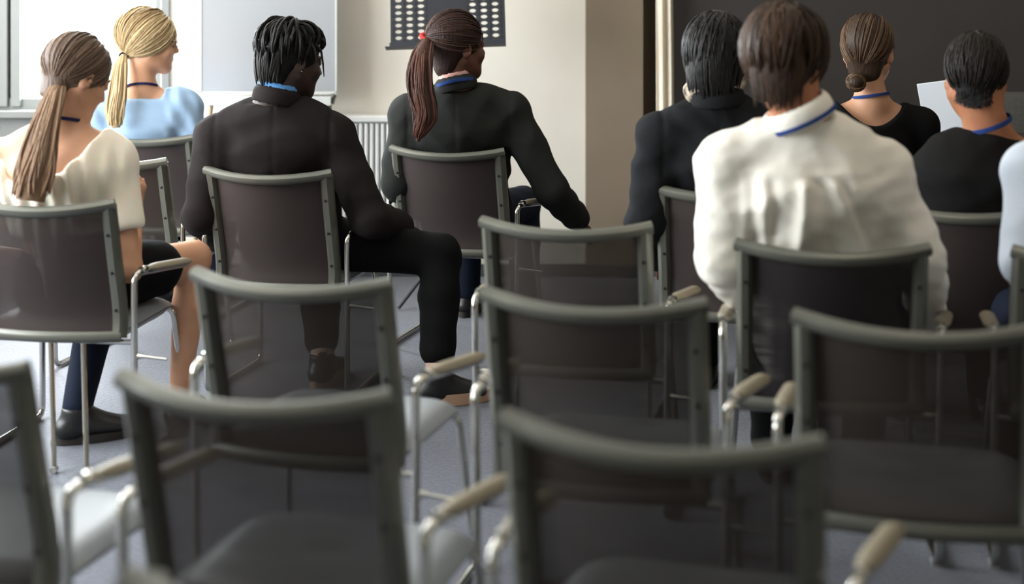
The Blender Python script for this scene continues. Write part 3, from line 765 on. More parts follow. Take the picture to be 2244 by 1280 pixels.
    # ---- hair
    def cap(s, grow, fr, nape, m, res=.0075, extra=None, fade=None, name='hair', sub=None, ears=None, napev=0):
        """skull cap above the plane through front hairline fr and nape (y, z in head space)"""
        pts = [s.hc-.16, s.hc+.16]; F = Field(s.hc-.19, s.hc+.19, res)
        P = lambda *p: s.hc+s.R @ (np.array(p)*s.hs); s.P = P
        F.add(ell(P(*CC), s.R, (CR+np.array(grow))*s.hs), .01)
        if extra: extra(F, P)
        if napev: F.add(ell(P(0, -.056, -.060), s.R, np.array([.064, .040, .062])*napev), .03)
        a, b = np.array(fr), np.array(nape); d = b-a; n = np.array([-d[1], d[0]]); n = n/np.linalg.norm(n)
        if n[0] < 0: n = -n                               # points forward/down
        R = s.R; hc = s.hc; hs = s.hs
        def cutf(x, y, z):
            X, Y, Z = x-hc[0], y-hc[1], z-hc[2]
            q1 = X*R[0, 1]+Y*R[1, 1]+Z*R[2, 1]; q2 = X*R[0, 2]+Y*R[1, 2]+Z*R[2, 2]
            return (q1/hs-a[0])*n[0]+(q2/hs-a[1])*n[1]
        F.cut(cutf)
        if ears:
            for q in (-1, 1): F.sub(ell(P(q*.085, ears[0], ears[1]), R, np.array([.030, ears[2], ears[3]])), .012)
        if sub: sub(F, P)
        return s.cloth(name, F, m)
    def strands(s, m, n, starts, end, grow=.016, r=.0035, seed=1, name='hair_strand_layer', jit=.25, seg=9, ends=None, lift=.0, seglen=1.0, tone=None):
        """locks lying on the skull from start directions to an end direction, one hair layer"""
        rd = random.Random(seed); mb = MB()
        for i in range(n):
            d0 = nrm(np.array(starts(rd))); d1 = nrm(np.array(end)+np.array([rd.gauss(0, jit*.3), rd.gauss(0, jit*.3), rd.gauss(0, jit*.3)])) if ends is None else nrm(np.array(ends(rd, d0)))
            om = math.acos(max(-1, min(1, d0.dot(d1)))); g = grow+rd.uniform(-.003, .003); pts = []; 
            for k in range(seg+1):
                t = seglen*k/seg; d = (math.sin((1-t)*om)*d0+math.sin(t*om)*d1)/max(math.sin(om), 1e-4)
                pts.append(s.hc+s.R @ ((CC+(CR+g+lift*math.sin(math.pi*t))*d)*s.hs)-s.org)
            mb.tube(pts, [r*.5]+[r]*(seg-1)+[r*.5], 5, a=rd.random() if tone is None else tone(rd, d0))
        return mb.build(name, m, s.root)
    def nape_locks(s, m, n, zbot=-.105, w=.074, r=.0032, seed=4, grow=0.0, ztop=.04, name='nape_lock_layer', dens=0.0):
        """locks combed down the back of the head to the nape"""
        rd = random.Random(seed); mb = MB()
        for i in range(n):
            x = rd.uniform(-w, w); z0 = rd.uniform(-.02, ztop); z1 = zbot+rd.uniform(-.012, .03)+.35*abs(x)*abs(x)/w; pts = []; dx = rd.gauss(0, .006)
            if dens: z0 = zbot+abs(rd.gauss(0, dens))+.25*x*x/w; z1 = z0-.012
            for k in range(7):
                z = z0+(z1-z0)*k/6; yb = np.interp(z, [-.14, -.10, -.06, -.02, .04, .08, .11], [-.082, -.098, -.112, -.122, -.126, -.115, -.090])-grow
                xx = x*(1-.22*max(0, (-z-.02)/.1))+dx*k/6
                pts.append(s.hc+s.R @ (np.array([xx, -.02+(yb+.02)*math.sqrt(max(.02, 1-(xx/.092)**2)), z])*s.hs)-s.org)
            mb.tube(pts, [r*.5]+[r]*4+[r*.8, r*.25], 5, a=rd.random())
        return mb.build(name, m, s.root)
    def tail(s, m, path, widths, n=60, r=.004, seed=2, name='ponytail', wave=.006, flat=.7):
        """gathered tail: a core and many locks round it; path in world"""
        rd = random.Random(seed); mb = MB(); C = bez(path, 8); m_ = len(C); wd = np.interp(np.linspace(0, 1, m_), np.linspace(0, 1, len(widths)), widths)
        side = s.right if True else None
        mb.tube([c-s.org for c in C], [max(.002, w*.86) for w in wd], 10, flat=(1, flat), up=np.array([1., .15, 0]), a=.35)
        for i in range(n):
            th = rd.uniform(0, 6.283); rr = .62+.42*math.sqrt(rd.random()); ph = rd.uniform(0, 6.28); e = rd.uniform(.8, 1.0); pts = []; M_ = max(4, int(m_*e))
            dr = rd.uniform(-.5, .5)
            for k in range(M_):
                t = k/(m_-1); a = th+dr*t; o = np.array([math.cos(a), flat*math.sin(a), 0])*rr*wd[k]+np.array([math.sin(ph+7*t), 0, 0])*wave*t
                pts.append(C[k]+o-s.org)
            mb.tube(pts, [r*.6]+[r]*(M_-3)+[r*.7, r*.2], 5, a=rd.random())
        return mb.build(name, m, s.root)

M['eye'] = mat('eye_white', (225,222,216), .25); M['iris'] = mat('iris_dark', (52,40,32), .2)
SK_PALE = mat('skin_light', (200,152,122), .5, col2=(192,142,112), nscale=14, sss=.12, spec=.35)
SK_TAN = mat('skin_tan', (176,120,88), .5, col2=(166,108,78), nscale=14, sss=.12, spec=.35)
SK_BROWN = mat('skin_brown', (98,64,50), .45, col2=(88,56,44), nscale=14, sss=.08, spec=.4)
SK_DARK = mat('skin_dark', (58,42,36), .45, col2=(50,36,31), nscale=14, sss=.06, spec=.4)
LIP_P = mat('lips_rose', (176,104,96), .4); LIP_D = mat('lips_brown', (84,50,46), .4)
def hairmat(nm, a, b, rough=.5): return mat(nm, a, rough, col2=b, tone=True, spec=.22, bump=.4, nscale=160, stretch=(1, 1, .12))
H_BROWN = hairmat('hair_light_brown', (96,74,58), (150,120,94)); H_BLOND = hairmat('hair_blond', (128,104,72), (196,172,132)); H_BLACK = hairmat('hair_black', (12,11,11), (26,23,21))
H_AUB = hairmat('hair_dark_auburn', (40,26,22), (98,62,50)); H_MID = hairmat('hair_brown', (34,24,18), (74,53,39)); H_DKB = hairmat('hair_dark_brown', (18,15,13), (40,33,28)); H_CHEST = hairmat('hair_chestnut', (54,39,29), (104,80,58))
H_TOP = hairmat('hair_ash_brown', (84,66,54), (118,96,80))
def fabric(nm, a, b=None, rough=.9, sheen=.0, ns=400, bump=.12): return mat(nm, a, rough, col2=b or tuple(max(0, v-7) for v in a), nscale=ns, bump=bump, sheen=sheen, spec=.12)
F_WHITE = fabric('cotton_white', (246,238,222)); F_BLOUSE = mat('cotton_sheer_white', (246,238,222), .85, col2=(240,231,214), nscale=400, bump=.1, spec=.12, sss=.6); F_SHIRT = fabric('shirt_white', (240,235,224), (234,228,216)); F_BLUE = fabric('cotton_sky_blue', (150,174,200)); F_PALEB = fabric('cotton_pale_blue', (206,214,226))
F_CHAR = fabric('wool_charcoal_brown', (37,32,31), (32,28,28)); F_CHARG = fabric('wool_charcoal_green', (42,43,41), (37,38,36)); F_BLACKW = fabric('wool_black', (28,29,31), (25,26,28)); F_BLACK = fabric('cotton_black', (17,17,18), (14,14,15)); F_TEE = fabric('jersey_black', (26,25,25), (23,22,22))
F_NAVY = fabric('denim_dark_navy', (28,34,48), (22,27,40)); F_PINK = fabric('collar_pink', (206,160,152)); F_LAN = fabric('lanyard_blue', (46,70,128), (40,62,116)); F_LAND = fabric('lanyard_navy', (36,40,78)); F_RED = fabric('elastic_red', (206,66,62))
F_SCARF = mat('scarf_print', (206,190,168), .85, col2=(70,58,50), nscale=38); F_BLUEC = fabric('collar_bright_blue', (96,150,206))
L_BLACK = mat('leather_black', (24,23,23), .4); L_TAN = mat('sole_tan', (176,142,118), .7); L_SOLE = mat('sole_dark', (40,34,30), .7)
def folds(s, amp, fr, ph=0):
    """soft cloth folds running down the back"""
    c = s.nk; r = s.right
    return lambda x, y, z: amp*np.sin(fr*((x-c[0])*r[0]+(y-c[1])*r[1])+3.0*(z-c[2])*6+ph)*np.sin(11*(z-c[2])+ph*2)
def neckR(p):
    r = nrm(p.right-p.na*np.dot(p.right, p.na)); return np.stack([r, np.cross(p.na, r), p.na], 1)
def jacket(p, m, g=.018, name='blazer', collar=True, top=.0, fw_amp=.0024, foreto=.97, shoulder=.060, waist=1.05, mcol=None, cs=1.0):
    F = p.field([p.nk, p.sL, p.sR, p.eL, p.eR, p.wL, p.wR, p.pel], .13, .0078)
    p.torso(F, g, waist, shoulder=shoulder); p.arms(F, g, foreto=foreto, r0=.056, r1=.046, r2=.034)
    nk, up = p.nk, p.up
    F.cut(lambda x, y, z: (x-nk[0])*up[0]+(y-nk[1])*up[1]+(z-nk[2])*up[2]-top)
    if collar:
        G = p.field([nk], .16, .0055)
        G.add(ring(nk+p.na*(top+.016), neckR(p), .069*p.bd*cs, .073*p.bd*cs, .0055, .026), .004); G.add(ring(nk+p.na*(top+.004), neckR(p), .079*p.bd*cs, .085*p.bd*cs, .006, .026), .006)
        p.cloth('collar', G, m)
    F.warp(wrinkle(int(abs(nk[0])*100), fw_amp*4.0, .10)); r = p.right
    F.warp(lambda x, y, z: .0026*np.exp(-((((x-nk[0])*r[0]+(y-nk[1])*r[1])/.006)**2))+0*z)      # centre back seam
    for sh in (p.sL, p.sR): F.warp(lambda x, y, z, sh=sh: .0045*np.exp(-((np.abs((x-sh[0])*r[0]+(y-sh[1])*r[1]))/.007)**2)*(z > sh[2]-.12))   # sleeve seams
    o = p.cloth(name, F, m); return o

# ---- 1 woman in the white blouse
def w1():
    p = Person('A', 'woman in a white off-shoulder blouse with a long brown ponytail', 'A', 4.46, (168, 168), 42, 27, (128, 268), (-18, 345), (250, 345),
               (-40, 560), (284, 592, 4.40), (40, 560, 4.68), (297, 462, 4.64), SK_PALE, legs={}, hs=1.0)
    p.hairmat, p.lipmat = H_TOP, LIP_P
    p.kR = W(424, 566, 4.80); p.hR = cl('A', .10, -.02, .52); p.aR = W(392, 955, 4.72); p.aR[2] = .085
    p.kL = cl('A', -.05, .30, .50); p.aL = W(168, 905, 4.56); p.aL[2] = .10; p.tL = nrm((.85, .45, 0))
    p.body(hand_R={'d': (.10, .05, .6), 'up': (.9, -.3, 0), 'curl': 1.0})
    nk = p.nk
    F = p.field([p.nk, p.sL, p.sR, p.eL, p.eR, p.pel], .15, .009)
    p.torso(F, .014, 1.0); c0 = W(62, 398, 4.36)
    F.cut(lambda x, y, z: z-(c0[2]+3.4*(x-c0[0])**2+.10*(y-c0[1])))
    F.warp(lambda x, y, z: .0060*np.sin(80*x+6*z+10*np.sin(5*x))*smooth01(.98, .86, z+0*x))
    # gathered puff sleeves
    for sh, el in ((p.sL, p.eL), (p.sR, p.eR)):
        d = nrm(el-sh); a = sh+d*.03+nrm(sh-nk)*.008; b = sh+d*.20
        F.add(ecap(a, b, .060, .067, .060, .064, p.right), .03); F.add(rc(a-d*.02, nk*.30+sh*.70-np.array([0, 0, .05]), .05, .05), .03)
        F.cut(lambda x, y, z, q=sh+d*.225, d=d: np.where(((x-sh[0])**2+(y-sh[1])**2 < .03) & (z < 9), (x-q[0])*d[0]+(y-q[1])*d[1]+(z-q[2])*d[2], -1))
    F.warp(wrinkle(3, .004, .06, aniso=(1, 1, .25)))
    p.cloth('blouse', F, F_BLOUSE)
    p.trousers(F_BLACK, 0, 'skirt', .018, .50)
    F = p.field([p.hL, p.hR, p.kL, p.kR], .15, .011)
    # right boot is hidden; the left one is tucked under the seat
    p.shoes(L_BLACK, L_SOLE, 'LR')
    F = p.field([p.kL, p.aL], .10, .009); p.legs(F, .010, .98, 'L'); kz = p.kL
    F.cut(lambda x, y, z: z-.44+0*x+0*y); p.cloth('boot_shaft', F, F_NAVY)
    p.lanyard(F_LAND, .066, .070, 10, .014, w=.006)
    tie = W(133, 172, 4.40)
    p.cap((.010, .012, .010), (.080, .050), (-.062, -.090), H_TOP, ears=(-.004, -.022, .024, .030), napev=.84)
    td = nrm(p.R.T @ (tie-p.hc)/CR-CC/CR)
    p.strands(H_TOP, 150, lambda rd: (rd.uniform(-1, 1), rd.uniform(-.4, 1), rd.uniform(-.05, 1)), td, grow=.011, r=.0030, seed=3, name='hair_lock_layer', jit=.12)
    p.tail(H_BROWN, [tie, W(118, 215, 4.34), W(92, 300, 4.28), W(78, 370, 4.25), W(66, 440, 4.235)], [.014, .026, .036, .046, .052, .050], 90, .0042, wave=.012)
    MB().tube([tie+np.array([.016*math.cos(t), .004*math.sin(t), .016*math.sin(t)])-p.org for t in np.linspace(0, 6.28, 13)[:-1]], .004, 6, closed=True).build('hair_tie', H_BROWN, p.root)
w1()

# ---- 2 blonde woman in blue
def w2_():
    p = Person('C', 'blonde woman in a sky blue puff-sleeve top, looking right', 'C', 6.22, (327, 93), 68, 4, (312, 196), (228, 246), (402, 236),
               (205, 380), (432, 355), (230, 400, 6.45), (420, 400, 6.5), SK_PALE, hs=1.06, legs={'kL': cl('C', -.12, .28, .5), 'kR': cl('C', .12, .28, .5), 'aL': cl('C', -.12, .12, .085), 'aR': cl('C', .12, .16, .085)})
    p.hairmat, p.lipmat = H_BLOND, LIP_P
    p.body(); nk = p.nk
    F = p.field([p.nk, p.sL, p.sR, p.eL, p.eR, p.pel], .16, .010)
    p.torso(F, .014); zc = HCAM-(216+24)*6.15/FPX; r = p.right
    F.cut(lambda x, y, z: z-np.where(np.abs((x-nk[0])*r[0]+(y-nk[1])*r[1]) < .088, zc+.0*x, zc+(np.abs((x-nk[0])*r[0]+(y-nk[1])*r[1])-.088)*4.0))
    for sh, el in ((p.sL, p.eL), (p.sR, p.eR)):
        d = nrm(el-sh); a = sh+np.array([0, 0, .012])
        F.add(ecap(a, sh+d*.15, .074, .064, .074, .064, p.right), .025)
    F.warp(lambda x, y, z: .0085*np.sin(75*x+20*z)*np.sin(34*z+20*x)*smooth01(.09, .14, np.abs((x-nk[0])*r[0]+(y-nk[1])*r[1])+0*z)); F.warp(lambda x, y, z: .0012*np.sin(60*x+90*z))
    p.cloth('blouse', F, F_BLUE); p.trousers(F_NAVY); p.shoes(L_BLACK, L_SOLE)
    p.lanyard(F_LAND, .066, .068, 10, .010, w=.006)
    tie = W(271, 122, 6.15)
    def ex(F, P): F.add(ell(P(0, -.05, .035), p.R, np.array([.078, .075, .085])), .03)
    p.cap((.012, .014, .014), (.092, .055), (-.050, -.075), H_BLOND, extra=ex, ears=(.004, -.016, .022, .032))
    td = nrm((p.R.T @ (tie-p.hc)-CC)/CR)
    p.strands(H_BLOND, 170, lambda rd: (rd.uniform(-1, 1), rd.uniform(-.1, 1.0), rd.uniform(.12, 1)), td, grow=.017, r=.0034, seed=5, name='hair_lock_layer', jit=.12, lift=.010)
    p.tail(H_BLOND, [tie, W(264, 150, 6.11), W(258, 200, 6.07), W(252, 245, 6.05), W(254, 280, 6.04)], [.012, .026, .033, .036, .034, .022], 70, .004, wave=.006)
    MB().tube([tie+np.array([.018*math.cos(t), .006*math.sin(t), .012*math.sin(t)])-p.org for t in np.linspace(0, 6.28, 13)[:-1]], .005, 6, closed=True).build('hair_tie', H_BLACK, p.root)
    # thin glasses
    g = MB(); P = lambda *q: p.hc+p.R @ (np.array(q)*p.hs)-p.org
    for q in (-1, 1):
        g.tube([P(q*.031+.020*math.cos(t), .106, .002+.016*math.sin(t)) for t in np.linspace(0, 6.28, 17)[:-1]], .0012, 5, closed=True)
        g.tube([P(q*.051, .106, .008), P(q*.078, .06, .012), P(q*.086, -.005, .012)], .0014, 5)
    g.build('glasses', M['black_metal'], p.root)
w2_()

# ---- 3 man with dreadlocks
F_SOCK = fabric('sock_blush', (196,166,150))
def w3():
    p = Person('D', 'man with short dreadlocks in a charcoal blazer, head turned right', 'D', 5.08, (640, 132), 52, 10, (606, 216), (478, 300), (728, 300),
               (440, 470), (812, 480, 5.02), (480, 520, 5.35), (880, 498, 5.25), SK_DARK, male=True, hs=1.03,
               legs={'kR': W(965, 558, 5.12), 'aR': W(958, 858, 4.97), 'tR': (.93, .35, 0), 'kL': W(700, 600, 5.42), 'aL': W(706, 818, 5.22), 'tL': (.3, .95, 0)})
    p.aR[2] = .10; p.aL[2] = .10; p.hairmat, p.lipmat = H_BLACK, LIP_D
    p.hR = cl('D', .11, -.04, .515)
    p.body(); jacket(p, F_CHAR, .020, mcol=None, waist=1.12)
    p.trousers(F_BLACK, .80); p.shoes(L_BLACK, L_TAN, sole=.040)
    for q in 'LR':
        a, k = (p.aL, p.kL) if q == 'L' else (p.aR, p.kR)
        F = p.field([a, a+(k-a)*.12], .08, .007); F.add(rc(a+np.array([0, 0, -.01]), a+(k-a)*.13, .040, .042), .01); p.cloth('sock', F, F_SOCK)
    # shirt collar peeking out
    F = p.field([p.nk], .14, .006); F.add(ring(p.nk+p.na*.034, neckR(p), .066, .069, .005, .022), .004); p.cloth('shirt_collar', F, F_BLUEC)
    p.cap((.012, .012, .014), (.085, .045), (-.040, -.128), H_BLACK, napev=.98)
    p.nape_locks(H_BLACK, 26, -.10, r=.0055, seed=2, grow=.006)
    rd = random.Random(8); mb = MB()
    for i in range(95):
        d0 = nrm((rd.gauss(0, .45), rd.gauss(0, .5)-.1, 1.0)); a = math.atan2(d0[1]+rd.gauss(0, .15), d0[0]+rd.gauss(0, .1)); el = rd.uniform(-.55, .35)
        d1 = np.array([math.cos(a)*math.cos(el), math.sin(a)*math.cos(el), math.sin(el)])
        if d1[1] > .55: el = max(el, .1); d1 = np.array([math.cos(a)*math.cos(el), math.sin(a)*math.cos(el), math.sin(el)])
        om = math.acos(max(-1, min(1, d0.dot(d1)))); pts = []; up = rd.uniform(.008, .024)
        for k in range(10):
            t = k/9; d = (math.sin((1-t)*om)*d0+math.sin(t*om)*d1)/max(math.sin(om), 1e-3)
            pts.append(p.hc+p.R @ ((CC+(CR+.014+up*math.sin(math.pi*min(1, t*1.1)))*d)*p.hs)-p.org)
        mb.tube(pts, [.0055]*8+[.0045, .003], 6, a=rd.random()*.8)
    for q, z, ln in (((.95, .5, .3), 0, .11), ((1.0, .25, .3), 0, .085), ((-1.0, .1, .35), 0, .12), ((-.9, -.3, .5), 0, .10), ((-1.0, .3, .2), 0, .09), ((.7, -.6, .4), 0, .10)):
        d = nrm(q); b = p.hc+p.R @ ((CC+(CR+.022)*d)*p.hs); o = p.R @ d; o[2] = 0
        mb.tube([b-p.org, b+o*.018-np.array([0, 0, .02])-p.org, b+o*.026-np.array([0, 0, ln*.6])-p.org, b+o*.030-np.array([0, 0, ln])-p.org], [.0048, .0042, .0035, .0015], 6, a=.3)
    mb.build('dreadlocks', H_BLACK, p.root)
    P = lambda *q: p.hc+p.R @ (np.array(q)*p.hs)-p.org
    MB().lathe([(0, -.005), (.005, 0), (0, .005)], c=P(.088, -.008, -.036), n=8).build('earring', M['chrome'], p.root)
w3()

# ---- 4 woman with the red hair tie
def w4():
    p = Person('E', 'woman with a long dark ponytail in a red hair tie and charcoal blazer', 'E', 5.76, (1003, 102), 55, 0, (1000, 190), (896, 252), (1116, 242),
               (872, 400), (1210, 418, 5.72), (920, 460, 6.0), (1272, 488, 5.92), SK_BROWN, hs=1.07)
    p.hairmat, p.lipmat = H_AUB, LIP_D
    p.body(hand_R={'curl': .5}); jacket(p, F_CHARG, .020, waist=1.15, foreto=.84)
    p.trousers(F_NAVY); p.shoes(L_BLACK, L_SOLE)
    F = p.field([p.nk], .14, .006); F.add(ring(p.nk+p.na*.036, neckR(p), .058, .062, .005, .020), .004); p.cloth('shirt_collar', F, F_PINK)
    p.lanyard(F_LAN, .080, .098, 6, .010, w=.008)
    tie = W(940, 82, 5.70)
    def ex(F, P): F.add(ell(P(0, -.035, .045), p.R, np.array([.080, .082, .080])), .03)
    p.cap((.012, .014, .013), (.085, .050), (-.040, -.128), H_AUB, extra=ex, napev=1.0)
    td = nrm((p.R.T @ (tie-p.hc)-CC)/CR)
    p.strands(H_AUB, 130, lambda rd: (rd.uniform(-1, 1), rd.uniform(-.5, 1), rd.uniform(-.2, 1)), td, grow=.015, r=.0030, seed=6, name='hair_lock_layer', jit=.10, tone=lambda rd, d: .45*rd.random())
    p.tail(H_AUB, [tie, W(924, 125, 5.60), W(920, 190, 5.56), W(932, 255, 5.54), W(915, 310, 5.53)], [.018, .036, .045, .044, .034, .008], 95, .0042, wave=.012)
    MB().tube([tie+np.array([.030*math.cos(t), .012*math.sin(t), .010*math.sin(t)-.006*math.cos(t)])-p.org for t in np.linspace(0, 6.28, 15)[:-1]], .009, 8, closed=True).build('hair_tie', F_RED, p.root)
w4()

# ---- 5 woman in the black suit
def w5():
    p = Person('M', 'person with a black bob and patterned scarf in a black suit', 'Mk', 4.60, (1570, 131), 14, 4, (1572, 218), (1448, 300), (1690, 300),
               (1418, 480), (1720, 480), (1440, 560, 4.9), (1700, 560, 4.9), SK_BROWN, hs=1.02)
    p.hairmat, p.lipmat = H_BLACK, LIP_D
    p.body(); jacket(p, F_BLACKW, .020, waist=1.15); p.trousers(F_BLACK); p.shoes(L_BLACK, L_SOLE)
    F = p.field([p.nk], .15, .007); Rn = np.stack([p.right, nrm(np.cross(p.up, p.right)), p.up], 1)
    F.add(ring(p.nk+p.up*.045+p.fw*.025, Rn, .078, .060, .014, .034), .02); F.warp(lambda x, y, z: .003*np.sin(120*x+60*z)); p.cloth('scarf', F, F_SCARF)
    def ex(F, P):
        F.add(ell(P(0, -.030, -.010), p.R, np.array([.098, .092, .085])), .03); F.add(ell(P(0, -.05, -.055), p.R, np.array([.075, .055, .050])), .03); F.add(ell(P(.0, -.01, .06), p.R, np.array([.088, .09, .075])), .03)
    p.cap((.018, .016, .016), (.095, .060), (.0, -.130), H_BLACK, extra=ex)
    p.strands(H_BLACK, 150, lambda rd: (rd.uniform(-.35, .35), rd.uniform(-.4, .4), 1), (0, -1, -.6), grow=.025, r=.0042, seed=9, name='hair_lock_layer', seg=9,
              ends=lambda rd, d0: (rd.uniform(-1, 1)*1.0, -rd.random()*1.0-.0, -.75+rd.uniform(-.3, .3)), lift=.004)
    p.nape_locks(H_BLACK, 120, -.12, w=.086, r=.0040, seed=5, grow=.016, ztop=.10)
w5()

# ---- 6 man in the white shirt
def w6():
    p = Person('W', 'man with brown hair in a wrinkled white shirt and blue lanyard', 'Wh', 3.68, (1722, 136), 24, 6, (1756, 262), (1594, 362), (1928, 374),
               (1580, 570, 3.66), (2016, 575, 3.66), (1650, 668, 3.98), (2034, 690, 3.95), SK_TAN, male=True, hs=1.02, build=1.05)
    p.hairmat, p.lipmat = H_MID, LIP_P
    p.body(); c = p.nk; r = p.right
    F = p.field([p.nk, p.sL, p.sR, p.eL, p.eR, p.wL, p.wR, p.pel], .14, .0075)
    p.torso(F, .016, 1.15, shoulder=.062); p.arms(F, .012, r0=.060, r1=.050, r2=.036)
    up = p.up; F.cut(lambda x, y, z: (x-c[0])*up[0]+(y-c[1])*up[1]+(z-c[2])*up[2]-.004)
    def back(x, y, z):
        u = (x-c[0])*r[0]+(y-c[1])*r[1]; v = z-c[2]; yk = -.125
        k = smooth01(yk, yk-.03, v+0*u)*smooth01(.20, .14, np.abs(u)+0*v)
        f = -.010*np.exp(-((u+.012-.05*(v-yk))/.014)**2)+.007*np.exp(-((u-.022-.22*(yk-v))/.016)**2)     # box pleat
        f = f-.006*np.exp(-((u+.115+.10*(v-yk))/.016)**2)+.004*np.exp(-((u+.085)/.014)**2)-.004*np.exp(-((u+.150)/.013)**2)
        f = f-.005*np.exp(-((u-.10+.45*(v-yk)+.05)/.014)**2)+.005*np.exp(-((u-.13-.5*(yk-v)+.06)/.013)**2)
        return 1.7*k*f
    F.warp(back)
    F.warp(lambda x, y, z: -.0030*np.exp(-((z-c[2]+.125)/.006)**2)*(((x-c[0])*r[0]+(y-c[1])*r[1])**2 < .0256))   # yoke seam
    F.warp(wrinkle(21, .009, .11)); F.warp(wrinkle(22, .004, .05))
    for e in (p.eL, p.eR): F.warp(lambda x, y, z, e=e: .004*np.sin(140*(z+.4*x))*np.exp(-((x-e[0])**2+(y-e[1])**2+(z-e[2])**2)/.006))
    p.cloth('shirt', F, F_SHIRT)
    Rn = neckR(p)
    F = p.field([c], .16, .0065); F.add(ring(c+p.na*.020, Rn, .076, .079, .006, .026), .006); F.add(ring(c+p.na*.012, Rn, .084, .088, .006, .024), .008); p.cloth('shirt_collar', F, F_SHIRT)
    p.lanyard(F_LAN, .092, .101, 0, .002, w=.006)
    p.trousers(F_BLACK); p.shoes(L_BLACK, L_SOLE)
    def ex(F, P):
        F.add(ell(P(-.01, -.030, .045), p.R, np.array([.092, .092, .086])), .03); F.add(ell(P(0, -.050, -.050), p.R, np.array([.058, .042, .066])), .03); F.add(ell(P(.0, -.02, .075), p.R, np.array([.080, .088, .062])), .03)
    p.cap((.014, .014, .018), (.090, .055), (-.030, -.135), H_MID, extra=ex, ears=(.006, -.025, .020, .034))
    p.strands(H_MID, 200, lambda rd: (rd.gauss(-.15, .35), rd.gauss(-.3, .35), 1), (0, -1, -.6), grow=.025, r=.0040, seed=12, name='hair_lock_layer',
              ends=lambda rd, d0: (d0[0]*1.6+rd.gauss(0, .35), min(.35, d0[1]*1.6+rd.gauss(-.2, .3)), -.35+rd.uniform(-.5, .5)), lift=.006)
    p.nape_locks(H_MID, 130, -.118, w=.066, r=.0034, seed=6, grow=.007, ztop=.10)
w6()

# ---- 7 woman with the bun
def w7():
    p = Person('Q', 'woman with a low hair bun and scooped black top', 'Q', 5.30, (1903, 112), 26, 2, (1910, 222), (1808, 282), (2018, 276),
               (1790, 420), (2038, 410), (1830, 440, 5.6), (2010, 440, 5.6), SK_PALE, hs=1.04, legs={'kL': cl('Q', -.12, .27, .5), 'kR': cl('Q', .12, .27, .5), 'aL': cl('Q', -.12, .10, .085), 'aR': cl('Q', .12, .12, .085)})
    p.hairmat, p.lipmat = H_CHEST, LIP_P
    p.body(); c = p.nk; r = p.right
    F = p.field([p.nk, p.sL, p.sR, p.eL, p.eR, p.pel], .13, .009); p.torso(F, .013)
    z0 = HCAM-(276+24)*5.22/FPX
    F.cut(lambda x, y, z: z-(z0+5.6*((x-c[0])*r[0]+(y-c[1])*r[1])**2))
    for sh, el in ((p.sL, p.eL), (p.sR, p.eR)): F.add(rc(sh+np.array([0, 0, .004]), sh+(el-sh)*.30, .062, .058), .02)
    p.cloth('top', F, F_BLACK); p.trousers(F_BLACK); p.shoes(L_BLACK, L_SOLE)
    p.lanyard(F_LAN, .064, .068, 4, .022, w=.006)
    bun = W(1876, 180, 5.19)
    p.cap((.012, .014, .012), (.085, .055), (-.050, -.108), H_CHEST, ears=(.002, -.018, .022, .032), napev=.95)
    td = nrm((p.R.T @ (bun-p.hc)-CC)/CR)
    p.strands(H_CHEST, 150, lambda rd: (rd.uniform(-1, 1), rd.uniform(-.4, 1), rd.uniform(-.05, 1)), td, grow=.013, r=.0032, seed=14, name='hair_lock_layer', jit=.12)
    rd = random.Random(3); mb = MB()
    b0 = bun-p.org; mb.lathe([(0, -.030), (.018, -.025), (.029, -.012), (.031, 0), (.029, .012), (.018, .025), (0, .030)], c=b0, n=14)
    for i in range(34):
        a0 = rd.uniform(0, 6.28); tl = rd.uniform(-.9, .9); ph = rd.uniform(0, 6.28); pts = []
        ux = nrm((math.cos(ph), .3*math.sin(ph), math.sin(ph))); uy = nrm(np.cross(ux, (0.2, 1, tl)))
        for k in range(12):
            t = a0+k*.42; pts.append(bun+(ux*math.cos(t)*.031+uy*math.sin(t)*.027)*(1+.06*math.sin(3*t))-p.org)
        mb.tube(pts, .0055, 6, a=rd.random())
    mb.build('hair_bun', H_CHEST, p.root)
w7()

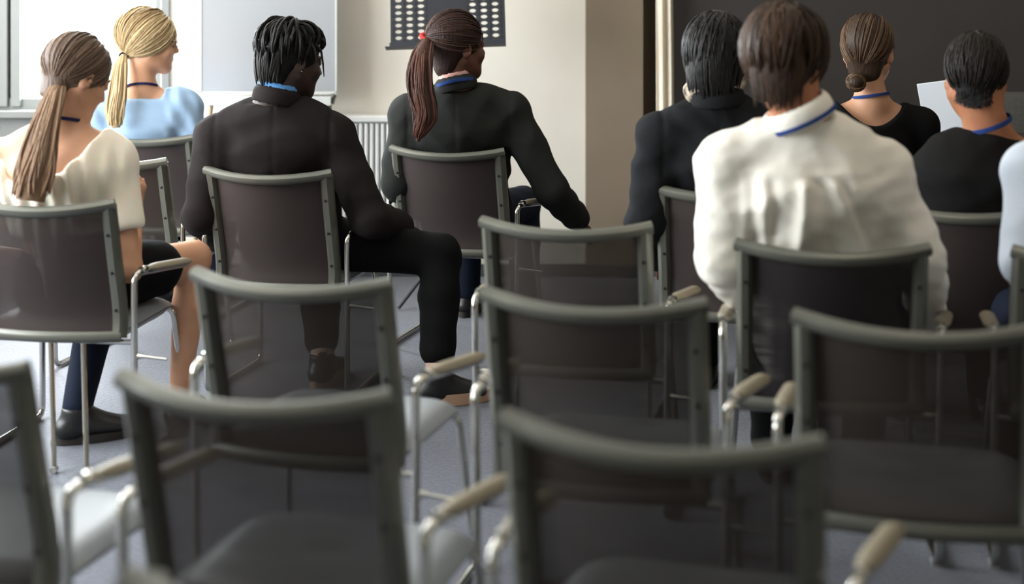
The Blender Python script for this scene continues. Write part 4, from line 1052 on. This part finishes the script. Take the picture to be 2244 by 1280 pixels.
# ---- 8 man in the black T-shirt
def w8():
    p = Person('T', 'man with short faded hair in a black T-shirt and blue lanyard', 'T', 4.38, (2138, 172), 18, 12, (2168, 292), (2042, 392), (2312, 368),
               (2010, 560), (2350, 550), (2060, 600, 4.7), (2320, 600, 4.7), SK_TAN, male=True, hs=1.02, hroll=3, build=1.02)
    p.hairmat, p.lipmat = H_BLACK, LIP_P
    p.body(); c = p.nk; up = p.up
    F = p.field([p.nk, p.sL, p.sR, p.eL, p.eR, p.pel], .14, .009); p.torso(F, .020, 1.1); p.arms(F, .016, .70, False)
    F.cut(lambda x, y, z: (x-c[0])*up[0]+(y-c[1])*up[1]+(z-c[2])*up[2]-.0)
    F.warp(wrinkle(31, .006, .12)); F.warp(wrinkle(33, .002, .05))
    p.cloth('t_shirt', F, F_TEE); p.trousers(F_BLACK); p.shoes(L_BLACK, L_SOLE)
    p.lanyard(F_LAN, .074, .080, 0, .030, w=.008)
    def ex(F, P): F.add(ell(P(-.004, -.015, .062), p.R, np.array([.082, .094, .066])), .03)
    def sb(F, P):
        for q in (-1, 1): F.sub(ell(P(q*.088, .0, -.028), p.R, np.array([.040, .050, .052])), .02)
    p.cap((.007, .010, .012), (.085, .060), (-.072, -.076), H_BLACK, extra=ex, sub=sb, napev=.76)
    p.nape_locks(H_BLACK, 420, -.092, w=.056, r=.0009, seed=7, grow=-.012, dens=.016)
    p.strands(H_DKB, 330, lambda rd: (rd.gauss(0, .4), rd.gauss(-.1, .4), 1), (0, -1, 0), grow=.010, r=.0024, seed=15, name='hair_lock_layer', jit=.2,
              ends=lambda rd, d0: (d0[0]*1.3+rd.gauss(0, .25), d0[1]*1.3-.35+rd.gauss(0, .25), rd.uniform(-.95, .5)), lift=.005)
w8()

# ---- 9 person cut off by the right edge
def w9():
    p = Person('U', 'person in a pale blue shirt cut off by the right edge', 'U', 3.66, (2420, 140), 15, 5, (2415, 275), (2268, 372), (2560, 372),
               (2246, 570, 3.62), (2590, 570), (2290, 700, 3.85), (2560, 700, 3.9), SK_TAN, male=True, hs=1.0)
    p.hairmat, p.lipmat = H_MID, LIP_P
    p.body(); c = p.nk
    jacket(p, F_PALEB, .014, name='shirt', waist=1.1, fw_amp=.003, foreto=.95); p.trousers(F_NAVY); p.shoes(L_BLACK, L_SOLE)
    p.cap((.012, .012, .014), (.085, .060), (-.07, -.09), H_MID)
    p.strands(H_MID, 60, lambda rd: (rd.gauss(0, .35), rd.gauss(-.1, .35), 1), (0, -1, -.5), grow=.016, r=.0045, seed=16, name='hair_lock_layer', jit=.5, ends=lambda rd, d0: (rd.uniform(-1, 1), -rd.random(), rd.uniform(-.5, .3)))
w9()
# far building beyond the lawn
fb = empty('far_building', (-9.5, 38, -3), 'pale building beyond the lawn outside the window', 'building')
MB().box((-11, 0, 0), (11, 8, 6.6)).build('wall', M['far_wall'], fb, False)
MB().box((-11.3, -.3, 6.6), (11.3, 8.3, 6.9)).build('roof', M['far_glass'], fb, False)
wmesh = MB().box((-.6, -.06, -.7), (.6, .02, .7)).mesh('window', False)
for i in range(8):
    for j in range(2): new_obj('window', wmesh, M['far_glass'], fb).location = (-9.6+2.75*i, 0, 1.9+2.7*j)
